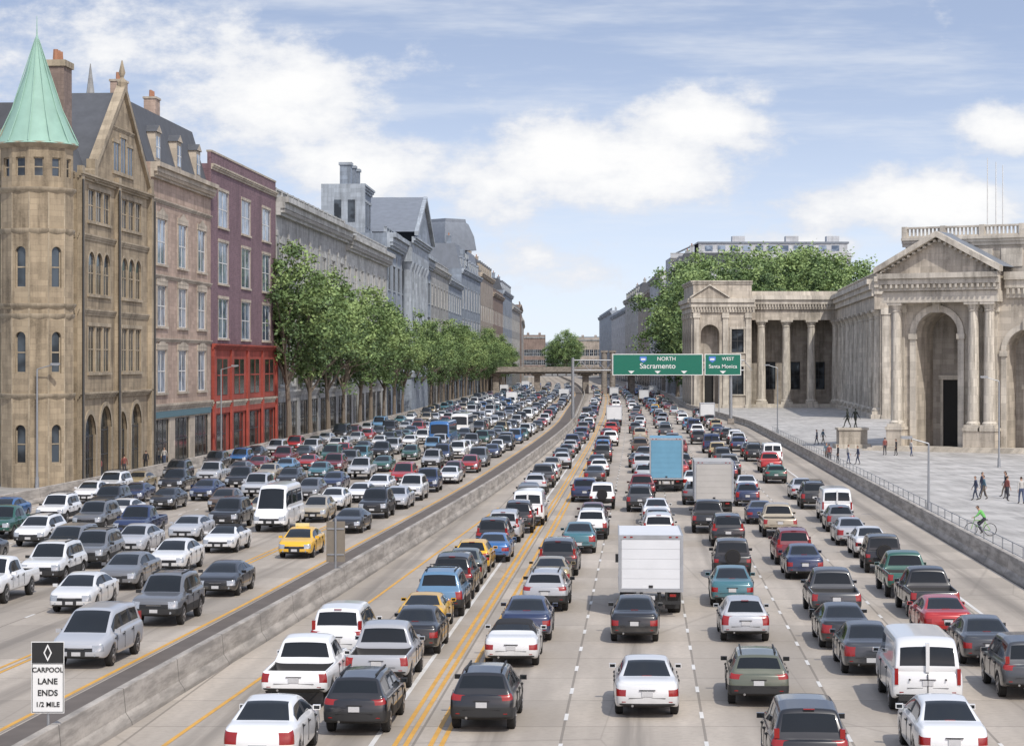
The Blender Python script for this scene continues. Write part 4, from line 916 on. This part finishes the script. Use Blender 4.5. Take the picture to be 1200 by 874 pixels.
# ---------------------------------------------------------------- trees
def leafmat(name,c):
    m,nt,b=newmat(name)
    n=noise(nt,tc(nt,'Object'),.9,2)
    col=mixc(nt,n,mul(c,.65),mul(c,1.35)); nt.links.new(col,b.inputs['Base Color']); b.inputs['Roughness'].default_value=.7
    return m
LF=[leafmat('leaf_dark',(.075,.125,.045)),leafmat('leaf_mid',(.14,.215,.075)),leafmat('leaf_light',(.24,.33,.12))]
BARK=simple('bark',(.17,.14,.11),.95,0,.3,6)
def tree_mesh(name,seed,H=20,cr=5.6,trunk=6.5,nclump=95,per=85):
    r=random.Random(seed); pb=PB()
    def limb(p,q,a,b,n=7): pb.cyl(p,q,a,b,BARK,n,False)
    t1=Vector((r.uniform(-.3,.3),r.uniform(-.3,.3),trunk)); limb((0,0,0),t1*.5+Vector((.1,0,0)),.34,.27); limb(t1*.5+Vector((.1,0,0)),t1,.27,.22)
    cc=Vector((0,0,(trunk-1+H)/2)); rz=(H-trunk+1)/2
    ends=[]
    for i in range(11):
        a=i*2.4+r.uniform(-.3,.3); el=r.uniform(.25,1.35); ln=r.uniform(.5,.75)
        d=Vector((math.cos(a)*math.cos(el)*cr,math.sin(a)*math.cos(el)*cr,math.sin(el)*rz*1.75))*ln
        mid=t1+d*.5+Vector((r.uniform(-.4,.4),r.uniform(-.4,.4),.3)); en=t1+d
        limb(t1-Vector((0,0,r.uniform(0,1.2))),mid,.17,.11,6); limb(mid,en,.11,.04,5)
        for k in range(4):
            e2=mid+d*.35+Vector((r.uniform(-1.8,1.8),r.uniform(-1.8,1.8),r.uniform(-.5,1.8))); limb(mid,e2,.07,.02,4); ends.append(e2)
        ends.append(en)
    for c in range(nclump):
        while True:
            v=Vector((r.uniform(-1,1),r.uniform(-1,1),r.uniform(-1,1)))
            if .25<v.length<1: break
        lob=1+.22*math.sin(3*math.atan2(v.y,v.x)+seed)+.12*math.sin(5*v.z+seed*2)
        tap=1-.35*max(0,v.z) if v.z>0 else 1-.25*abs(v.z)
        ctr=cc+Vector((v.x*cr*lob*tap,v.y*cr*lob*tap,v.z*rz))
        if c<len(ends) and c%2: ctr=ends[c]*.6+ctr*.4
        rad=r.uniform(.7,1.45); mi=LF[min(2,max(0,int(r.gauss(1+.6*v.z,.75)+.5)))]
        for k in range(per):
            g=Vector((r.gauss(0,1),r.gauss(0,1),r.gauss(0,.75)))*rad*.5
            p=ctr+g; s=r.uniform(.14,.28)
            u=Vector((r.gauss(0,1),r.gauss(0,1),r.gauss(0,.6))).normalized(); w_=u.orthogonal(); w_.rotate(Matrix.Rotation(r.random()*6.28,3,u)); w_.normalize()
            pb.face([p-u*s,p+w_*s*.6,p+u*s,p-w_*s*.6],mi)
    return pb.mesh(name,uv=False)
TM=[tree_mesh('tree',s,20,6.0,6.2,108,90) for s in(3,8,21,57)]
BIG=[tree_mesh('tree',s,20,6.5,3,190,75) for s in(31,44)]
def tree(x,y,s=1,ms=TM):
    o=link(D.objects.new('tree',R.choice(ms))); o.location=(x,y,.1); o.scale=(s*R.uniform(.9,1.1),s*R.uniform(.9,1.1),s*R.uniform(.93,1.07)); o.rotation_euler=(0,0,R.uniform(0,6.28))
y=270
while y<830:
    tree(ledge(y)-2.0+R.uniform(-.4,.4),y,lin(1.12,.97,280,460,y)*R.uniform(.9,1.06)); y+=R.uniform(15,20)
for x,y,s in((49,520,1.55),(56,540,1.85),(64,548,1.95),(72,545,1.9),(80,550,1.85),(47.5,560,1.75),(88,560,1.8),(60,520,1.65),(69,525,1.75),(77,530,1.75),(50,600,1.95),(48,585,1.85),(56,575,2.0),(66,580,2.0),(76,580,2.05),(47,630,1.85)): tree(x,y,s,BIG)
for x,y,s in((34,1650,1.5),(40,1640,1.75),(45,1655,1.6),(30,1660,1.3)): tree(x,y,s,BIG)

# ---------------------------------------------------------------- overpass
pb=PB(); OV=concrete('overpass_concrete',(.34,.30,.26),20)
pb.box(-6,58,700,712,6.3,7.6,OV); pb.box(-6,58,699.6,700,6.9,8.5,OV); pb.box(-6,58,712,712.4,6.9,8.5,OV)
for x in(-5,8,23.4,38,54): pb.box(x-.9,x+.9,702,710,0,6.3,OV); pb.box(x-1.5,x+1.5,701.5,710.5,5.6,6.299,OV)
for x in range(-6,58,2): pb.box(x,x+.08,699.75,699.85,8.5,9.4,FRD)
pb.box(-6,58,699.72,699.88,9.4,9.5,FRD)
pb.obj('overpass_bridge')
pb=PB(); 
for x in(28.8,31.4): pb.cyl((x,693,0),(x,693,13),.9,.9,OV,14); pb.box(x-1.1,x+1.1,692,694,13,13.6,OV)
pb.obj('concrete_pillars')

# ---------------------------------------------------------------- gantry + signs
SGREEN=simple('sign_green',(.005,.14,.09),.45,0,.08); SWHITE=simple('sign_white',(.75,.75,.73),.5,0,.05); STEEL=simple('galvanised_steel',(.33,.34,.35),.45,.6,.15); SBLK=simple('sign_black',(.02,.02,.02),.5); SBACK=simple('sign_back',(.22,.19,.15),.6,.3,.2)
def text(body,size,loc,m,parent,rotz=0,name='lettering',off=.018):
    cu=D.curves.new(name,'FONT'); cu.body=body; cu.size=size; cu.align_x='CENTER'; cu.align_y='CENTER'; cu.extrude=.004; cu.offset=size*off
    cu.materials.append(m); o=link(D.objects.new(name,cu)); o.location=loc; o.rotation_euler=(math.pi/2,0,rotz)
    o.parent=parent; o.matrix_parent_inverse=Matrix.Translation(-parent.location); return o
gy=354
e=empty('overhead_sign_gantry',(22,gy,0)); pb=PB()
for x in(9.7,34.9):
    pb.cyl((x,gy,0),(x,gy,10.6),.28,.24,STEEL,12); pb.box(x-.5,x+.5,gy-.5,gy+.5,0,.9,OV)
for z in(8.6,10.2):
    for yy in(gy-.0,gy+.9): pb.cyl((9.7,yy,z),(37,yy,z),.1,.1,STEEL,8)
x=9.7
while x<36: pb.cyl((x,gy,8.6),(x+1.3,gy,10.2),.05,.05,STEEL,6); pb.cyl((x+1.3,gy,10.2),(x+2.6,gy,8.6),.05,.05,STEEL,6); x+=2.6
pb.obj('frame',e)
def gsign(x0,x1,z0,z1):
    p=PB(); p.box(x0,x1,gy-.55,gy-.5,z0,z1,SWHITE); p.box(x0+.12,x1-.12,gy-.565,gy-.551,z0+.12,z1-.12,SGREEN)
    for x in(x0+1,x1-1): p.box(x-.05,x+.05,gy-.5,gy-.1,z0,z1,STEEL)
    p.obj('sign_panel',e)
gsign(16.0,30.4,7.8,11.2); gsign(30.7,36.5,7.8,11.2)
text('NORTH',.85,(24.6,gy-.6,10.4),SWHITE,e,off=.005); text('Sacramento',1.2,(23.2,gy-.6,9.25),SWHITE,e,off=.005); text('WEST',.75,(34.4,gy-.6,10.4),SWHITE,e,off=.005); text('Santa Monica',.85,(33.6,gy-.6,9.2),SWHITE,e,off=.005)
pb=PB()
SHB=simple('route_shield',(.08,.2,.55),.4); 
for x in(20.9,31.9):
    pb.face([(x-.55,gy-.6,10.8),(x-.55,gy-.6,10.2),(x,gy-.6,9.8),(x+.55,gy-.6,10.2),(x+.55,gy-.6,10.8)],SHB); pb.face([(x-.35,gy-.61,10.5),(x-.35,gy-.61,10.2),(x+.35,gy-.61,10.2),(x+.35,gy-.61,10.5)],SWHITE)
for x in(19,23.2,27.4,33.6):
    pb.face([(x-.5,gy-.6,8.5),(x,gy-.6,8.05),(x+.5,gy-.6,8.5)],SWHITE)
pb.obj('sign_symbols',e)
def carpool(X,Y,front):
    e=empty('carpool_lane_sign',(X,Y,0)); p=PB()
    p.cyl((X,Y+.06,.9),(X,Y+.06,3.0),.035,.035,STEEL,8)
    p.box(X-.4,X+.4,Y,Y+.02,1.28,3.02,SWHITE if front else SBACK)
    if front:
        p.box(X-.385,X+.385,Y-.006,Y-.001,2.5,3.0,SBLK)
        for s,m in((.17,SWHITE),(.115,SBLK)):
            yy=Y-.008-(.002 if m is SBLK else 0); p.face([(X,yy,2.75-s*1.25),(X+s*.6,yy,2.75),(X,yy,2.75+s*1.25),(X-s*.6,yy,2.75)],m)
        for a,b,c,d in((-.385,.385,1.3,1.315),(-.385,.385,2.475,2.49),(-.385,-.37,1.315,2.475),(.37,.385,1.315,2.475)): p.box(X+a,X+b,Y-.006,Y-.001,c,d,SBLK)
        for i,t in enumerate(('CARPOOL','LANE','ENDS','1/2 MILE')): text(t,.165 if i in(0,3) else .2,(X,Y-.01,2.33-i*.28),SBLK,e)
    else:
        for z in(1.6,2.7): p.box(X-.36,X+.36,Y-.03,Y-.001,z-.03,z+.03,STEEL)
        p.cyl((X,Y-.05,.9),(X,Y-.05,3.15),.045,.045,STEEL,8)
    p.obj('sign_panel',e)
carpool(-11.3,54,True); carpool(-7.55,95,False)

def lamp(x,y,h,side):
    p=PB(); p.cyl((0,0,0),(0,0,.9),.16,.13,STEEL,10); p.cyl((0,0,.9),(0,0,h),.09,.06,STEEL,10)
    p.cyl((0,0,h),(side*1.4,0,h+.4),.045,.035,STEEL,8); p.box(side*1.4-.35,side*1.4+.35,-.14,.14,h+.33,h+.48,STEEL); p.box(side*1.4-.25,side*1.4+.25,-.1,.1,h+.29,h+.329,SWHITE)
    o=p.obj('street_lamp'); o.location=(x,y,.1)
lamp(-36.6,171,9.2,1); lamp(-29.5,225,9,1); lamp(ledge(330)-1.5,330,9,1); lamp(redge(140)+1.5,140,4.6,-1); lamp(redge(300)+2,300,9,-1); lamp(redge(410)+1.6,410,9,-1); lamp(45,205,8,-1)
pb=PB(); y=104
while y<300:
    a,b=redge(y)+1.3,redge(y+3)+1.3
    pb.cyl((a,y,.1),(a,y,1.15),.03,.03,STEEL,6)
    for z in(.65,1.15): pb.cyl((a,y,z),(b,y+3,z),.022,.022,STEEL,5,False)
    y+=3
pb.obj('railing')
BRONZE=simple('bronze',(.05,.055,.045),.5,.6,.3)

# ---------------------------------------------------------------- people
SKIN=simple('skin',(.42,.25,.17),.6,0,.08); HAIR=simple('hair',(.04,.025,.015),.7); SHOE=simple('shoe_leather',(.03,.025,.02),.5)
def human(name,legs=.18,arms=.12,shirt=(.1,.1,.12),pants=(.04,.05,.08),J=None,ret=False,bronze=False):
    j=dict(pelvis=(0,0,.97),waist=(0,0,1.08),chest=(0,-.01,1.27),upper=(0,0,1.42),neck=(0,.01,1.52),skull=(0,.02,1.61),head=(0,.03,1.69),top=(0,.01,1.77))
    rad=dict(pelvis=(.15,.11),waist=(.125,.095),chest=(.155,.11),upper=(.13,.085),neck=(.055,.055),skull=(.07,.08),head=(.078,.1),top=(.05,.06))
    ed=[('pelvis','waist'),('waist','chest'),('chest','upper'),('upper','neck'),('neck','skull'),('skull','head'),('head','top')]
    for s,n in((1,'r'),(-1,'l')):
        a=arms*s; l=-legs*s
        j.update({n+'sh':(s*.19,0,1.41),n+'el':(s*.24,a*.4-.02,1.13),n+'wr':(s*.255,a+.04,.89),n+'ha':(s*.255,a+.06,.82),
                  n+'hip':(s*.095,0,.9),n+'kn':(s*.10,l*.5+.04,.5),n+'an':(s*.10,l,.09),n+'to':(s*.115,l+.15,.035)})
        rad.update({n+'sh':(.06,.06),n+'el':(.043,.043),n+'wr':(.027,.027),n+'ha':(.04,.02),n+'hip':(.09,.095),n+'kn':(.058,.06),n+'an':(.04,.045),n+'to':(.04,.03)})
        ed+=[('upper',n+'sh'),(n+'sh',n+'el'),(n+'el',n+'wr'),(n+'wr',n+'ha'),('pelvis',n+'hip'),(n+'hip',n+'kn'),(n+'kn',n+'an'),(n+'an',n+'to')]
    if J: j.update(J)
    ks=list(j); me=D.meshes.new('b'); me.from_pydata([j[k] for k in ks],[(ks.index(a),ks.index(b)) for a,b in ed],[])
    o=link(D.objects.new('b',me)); md=o.modifiers.new('Skin','SKIN')
    for i,k in enumerate(ks): o.data.skin_vertices[0].data[i].radius=rad[k]
    o.data.skin_vertices[0].data[0].use_root=True
    s2=o.modifiers.new('s','SUBSURF'); s2.levels=2
    dg=C.evaluated_depsgraph_get(); m2=D.meshes.new_from_object(o.evaluated_get(dg)); D.objects.remove(o); D.meshes.remove(me)
    sm=simple('shirt_cloth',shirt,.85); pm_=simple('trouser_cloth',pants,.85)
    mats=[sm,pm_,SKIN,HAIR,SHOE]
    if bronze: mats=[BRONZE]*5
    pb=PB(); pb.mats=list(dict.fromkeys(mats)); pb.bm.from_mesh(m2); D.meshes.remove(m2)
    P_={k:Vector(v) for k,v in j.items()}
    def near(p):
        best=None
        for a,b in ed:
            A,B=P_[a],P_[b]; t=max(0,min(1,(p-A).dot(B-A)/max((B-A).length_squared,1e-6))); d=(p-A-(B-A)*t).length
            if best is None or d<best[0]: best=(d,a,b,t)
        return best
    for f in pb.bm.faces:
        f.smooth=True; c=f.calc_center_median(); d,a,b,t=near(c)
        if b in('skull','head','top') or (b=='neck' and t>.5): k=2
        elif b[1:] =='ha' : k=2
        elif b[1:]=='wr': k=0 if t<.85 else 2
        elif b[1:]=='to' or (b[1:]=='an' and t>.88): k=4
        elif b[1:] in('kn','an','hip') or (a=='pelvis' and t<.35): k=1
        else: k=0
        if k==2 and b in('head','top'):
            if c.z>P_['head'].z+.035 or c.y<P_['head'].y-.015: k=3
        f.material_index=pb.mats.index(mats[k])
    for n in 'rl':
        h=P_[n+'ha']; d=(h-P_[n+'wr']).normalized(); s=1 if n=='r' else -1
        for q in range(4):
            b0=h+d*.02+Vector((0,(q-1.5)*.018,0)); k1=b0+d*(.035+.004*(1.5-abs(q-1.5))); k2=k1+(d+Vector((-s*.5,0,0))).normalized()*.03
            pb.cyl(b0,k1,.009,.008,mats[2],6); pb.cyl(k1,k2,.008,.006,mats[2],6)
        b0=h+Vector((0,.03,0)); pb.cyl(b0,b0+d*.03+Vector((-s*.01,.03,0)),.01,.007,mats[2],6)
    H=P_['head']
    pb.cyl(H+Vector((0,.075,-.02)),H+Vector((0,.12,-.03)),.014,.012,mats[2],6)
    for s in(-1,1):
        pb.cyl(H+Vector((s*.03,.085,.005)),H+Vector((s*.03,.098,.005)),.01,.008,mats[3],6); pb.cyl(H+Vector((s*.07,0,-.02)),H+Vector((s*.088,-.005,-.015)),.022,.018,mats[2],6)
    pb.box(H.x-.022,H.x+.022,H.y+.085,H.y+.1,H.z-.065,H.z-.057,mats[3])
    return pb.mesh(name,60,uv=False)
HM=[human('person',.22,.15,(.05,.06,.1),(.03,.04,.07)),human('person',.05,.05,(.22,.07,.06),(.05,.05,.06)),human('person',.16,.1,(.45,.43,.4),(.06,.08,.14)),human('person',.25,.2,(.08,.14,.18),(.12,.1,.08)),human('person',.1,.08,(.02,.02,.025),(.02,.02,.025))]
ppl=[(32.6,156,1.6),(33.4,157,1.4),(34.6,155,-1.2),(35.2,158,1.5),(34.9,152,.2),(33.9,160,-1.6),(35.6,160,1.2),
(30.6,214,.2),(31.3,213,1.4),(32.2,212.5,-1.5),(32.9,211,1.6),(30.9,218,2.9),(39,232,.4),(40,231,1.1),(41.2,229,-1.3),(36,262,1.4),(37,264,-1.2),
(-33.2,190,0),(-33,215,3.1),(-32,235,.1),(-31.5,250,3),(-31.8,251,3.1),(-34.5,186,1.2),(-33.0,200,.2),(-32.6,208,3.0)]
for i,(x,y,a) in enumerate(ppl):
    o=link(D.objects.new('person',HM[(i*3)%5])); o.location=(x,y,.14); o.rotation_euler=(0,0,a); k=R.uniform(.96,1.06); o.scale=(k,k,k)
e=empty('bronze_statue',(38.6,252,0))
p=PB(); p.M=Matrix.Translation((38.6,252,0)); p.box(-2,2,-1.4,1.4,.1,.6,S_civict); p.box(-1.6,1.6,-1.1,1.1,.6,2.2,S_civic); p.box(-1.75,1.75,-1.25,1.25,2.2,2.45,S_civict); p.obj('pedestal',e)
hm=human('figure',.3,.3,bronze=True)
for dx,a in((-.5,1.2),(.4,-.8)):
    o=link(D.objects.new('figure',hm)); o.location=(38.6+dx,252,2.43); o.rotation_euler=(0,0,a); o.scale=(1.25,1.25,1.25); o.parent=e; o.matrix_parent_inverse=Matrix.Translation(-e.location)
e=empty('cyclist',(26.2,124,.14))
p=PB(); GRN=simple('bicycle_frame_paint',(.2,.45,.08),.3)
def ring(cy,r=.34):
    n=24
    for i in range(n):
        a,b=2*math.pi*i/n,2*math.pi*(i+1)/n
        p.cyl((0,cy+r*math.cos(a),r+.02+r*math.sin(a)),(0,cy+r*math.cos(b),r+.02+r*math.sin(b)),.02,.02,V['tire'],6,False)
        if i%3==0: p.cyl((0,cy,r+.02),(0,cy+r*math.cos(a),r+.02+r*math.sin(a)),.004,.004,STEEL,4,False)
    p.cyl((-.04,cy,r+.02),(.04,cy,r+.02),.03,.03,STEEL,8)
ring(-.52); ring(.54)
bb=(0,-.08,.29); st_=(0,-.25,.85); hd=(0,.36,.86); hd2=(0,.40,.7)
for a,b in((bb,st_),(bb,hd2),(st_,hd),((0,-.52,.36),bb),((0,-.52,.36),(0,-.22,.78)),(hd,(0,.54,.36)),(hd,(0,.34,.98)),((0,.34,.98),(.24,.36,1.0)),((0,.34,.98),(-.24,.36,1.0))): p.cyl(a,b,.018,.018,GRN,8)
p.box(-.07,.07,-.38,-.12,.88,.93,SBLK); p.cyl((-.16,-.08,.2),(.16,-.08,.38),.015,.015,STEEL,6); p.cyl((-.02,-.08,.29),(.02,-.08,.29),.09,.09,STEEL,14)
o=p.obj('bicycle',e); o.matrix_parent_inverse=Matrix.Identity(4)
J=dict(pelvis=(0,-.25,.98),waist=(0,-.2,1.08),chest=(0,-.08,1.25),upper=(0,.03,1.37),neck=(0,.1,1.45),skull=(0,.15,1.53),head=(0,.18,1.61),top=(0,.18,1.69),
 rsh=(.19,.03,1.36),rel=(.25,.18,1.14),rwr=(.23,.34,1.04),rha=(.22,.4,1.02),lsh=(-.19,.03,1.36),lel=(-.25,.18,1.14),lwr=(-.23,.34,1.04),lha=(-.22,.4,1.02),
 rhip=(.1,-.2,.93),rkn=(.11,.2,.72),ran=(.13,-.02,.38),rto=(.15,.12,.36),lhip=(-.1,-.2,.93),lkn=(-.11,.12,.56),lan=(-.13,-.12,.2),lto=(-.15,.03,.17))
o=link(D.objects.new('rider',human('rider',shirt=(.15,.45,.12),pants=(.03,.03,.04),J=J))); o.parent=e
e.rotation_euler=(0,0,math.radians(70))

# ---------------------------------------------------------------- sun, sky
E=math.radians(50); az=math.radians(26)
S=Vector((math.sin(az)*math.cos(E),-math.cos(az)*math.cos(E),math.sin(E)))
sl=D.lights.new('sun','SUN'); sl.energy=3.2; sl.angle=math.radians(.8); sl.color=(1,.95,.87)
so=link(D.objects.new('sun',sl)); so.rotation_euler=S.to_track_quat('Z','Y').to_euler()
wd=D.worlds.new('World'); scene.world=wd; wd.use_nodes=True; nt=wd.node_tree; nt.nodes.clear()
out=nt.nodes.new('ShaderNodeOutputWorld'); bg=nt.nodes.new('ShaderNodeBackground'); nt.links.new(bg.outputs[0],out.inputs[0]); bg.inputs[1].default_value=.1
g=tc(nt,'Generated'); sp=nt.nodes.new('ShaderNodeSeparateXYZ'); nt.links.new(g,sp.inputs[0])
cb=nt.nodes.new('ShaderNodeCombineXYZ'); nt.links.new(sp.outputs[0],cb.inputs[0]); nt.links.new(sp.outputs[1],cb.inputs[1])
nt.links.new(mth(nt,'MULTIPLY_ADD',sp.outputs[2],4.5,.06),cb.inputs[2])
nm=nt.nodes.new('ShaderNodeVectorMath'); nm.operation='NORMALIZE'; nt.links.new(cb.outputs[0],nm.inputs[0])
sk=nt.nodes.new('ShaderNodeTexSky'); sk.sky_type='NISHITA'; sk.sun_disc=False; sk.sun_elevation=E; sk.sun_rotation=math.atan2(S.x,S.y); sk.air_density=1.0; sk.dust_density=1.2; sk.ozone_density=1.5
nt.links.new(nm.outputs[0],sk.inputs[0])
ay=mth(nt,'MAXIMUM',mth(nt,'ABSOLUTE',sp.outputs[1]),.05)
A_=mth(nt,'DIVIDE',sp.outputs[0],ay); E_=mth(nt,'DIVIDE',sp.outputs[2],ay)
pv=nt.nodes.new('ShaderNodeCombineXYZ'); nt.links.new(A_,pv.inputs[0]); nt.links.new(mth(nt,'MULTIPLY',E_,1.7),pv.inputs[1])
n1=noise(nt,pv.outputs[0],17,9,.62)
nw=noise(nt,mapping(nt,pv.outputs[0],(5,20,1)),1.2,5,.65)
blobs=[(700,190,155,55,1.35),(580,220,105,40,1.1),(820,145,105,38,1.05),(900,115,75,22,.7),(310,120,150,85,1.0),(120,45,240,55,.9),(420,200,120,48,1.0),(1070,240,140,38,1.3),(1185,160,55,28,1.2),(600,310,320,36,.65),(980,290,90,22,.8)]
tot=None
for px,py,rx,ry,wt in blobs:
    a0,e0=(px-600)/2600,(425-py)/2600
    dx=mth(nt,'MULTIPLY',mth(nt,'SUBTRACT',A_,a0),2600/rx); dy=mth(nt,'MULTIPLY',mth(nt,'SUBTRACT',E_,e0),2600/ry)
    ex=mth(nt,'MULTIPLY',mth(nt,'EXPONENT',mth(nt,'MULTIPLY',mth(nt,'ADD',mth(nt,'MULTIPLY',dx,dx),mth(nt,'MULTIPLY',dy,dy)),-.7)),wt)
    tot=ex if tot is None else mth(nt,'MAXIMUM',tot,ex)
den=mth(nt,'ADD',tot,mth(nt,'MULTIPLY',mth(nt,'SUBTRACT',n1,.5),2.9))
mask=ramp(nt,den,.32,.86)
wisp=mth(nt,'MULTIPLY',ramp(nt,nw,.42,.75),.55)
shade=ramp(nt,mth(nt,'ADD',den,mth(nt,'MULTIPLY',nw,.6)),.75,1.6)
ccol=mixc(nt,shade,(7.7,8.0,8.7),(10.0,10.0,10.0))
sk2=mixc(nt,1.0,sk.outputs[0],(2.9,2.6,2.45),'MULTIPLY')
skyc=mixc(nt,ramp(nt,E_,-.03,.165,.95,.24),sk2,(8.0,8.6,9.3))
c1=mixc(nt,wisp,skyc,(8.6,8.9,9.4))
nt.links.new(mixc(nt,mask,c1,ccol),bg.inputs[0])

# ---------------------------------------------------------------- camera
cam=D.cameras.new('camera'); co=link(D.objects.new('camera',cam)); co.location=(0,0,9.8); co.rotation_euler=(math.pi/2,0,0)
cam.sensor_width=36; cam.lens=36*2600/1200; cam.shift_y=-12/1200; cam.clip_end=20000; cam.clip_start=.5
scene.camera=co
scene.view_settings.view_transform='Standard'; scene.view_settings.look='None'; scene.view_settings.exposure=0
print('CARS',len(CARS),'OBJ',len(scene.objects))
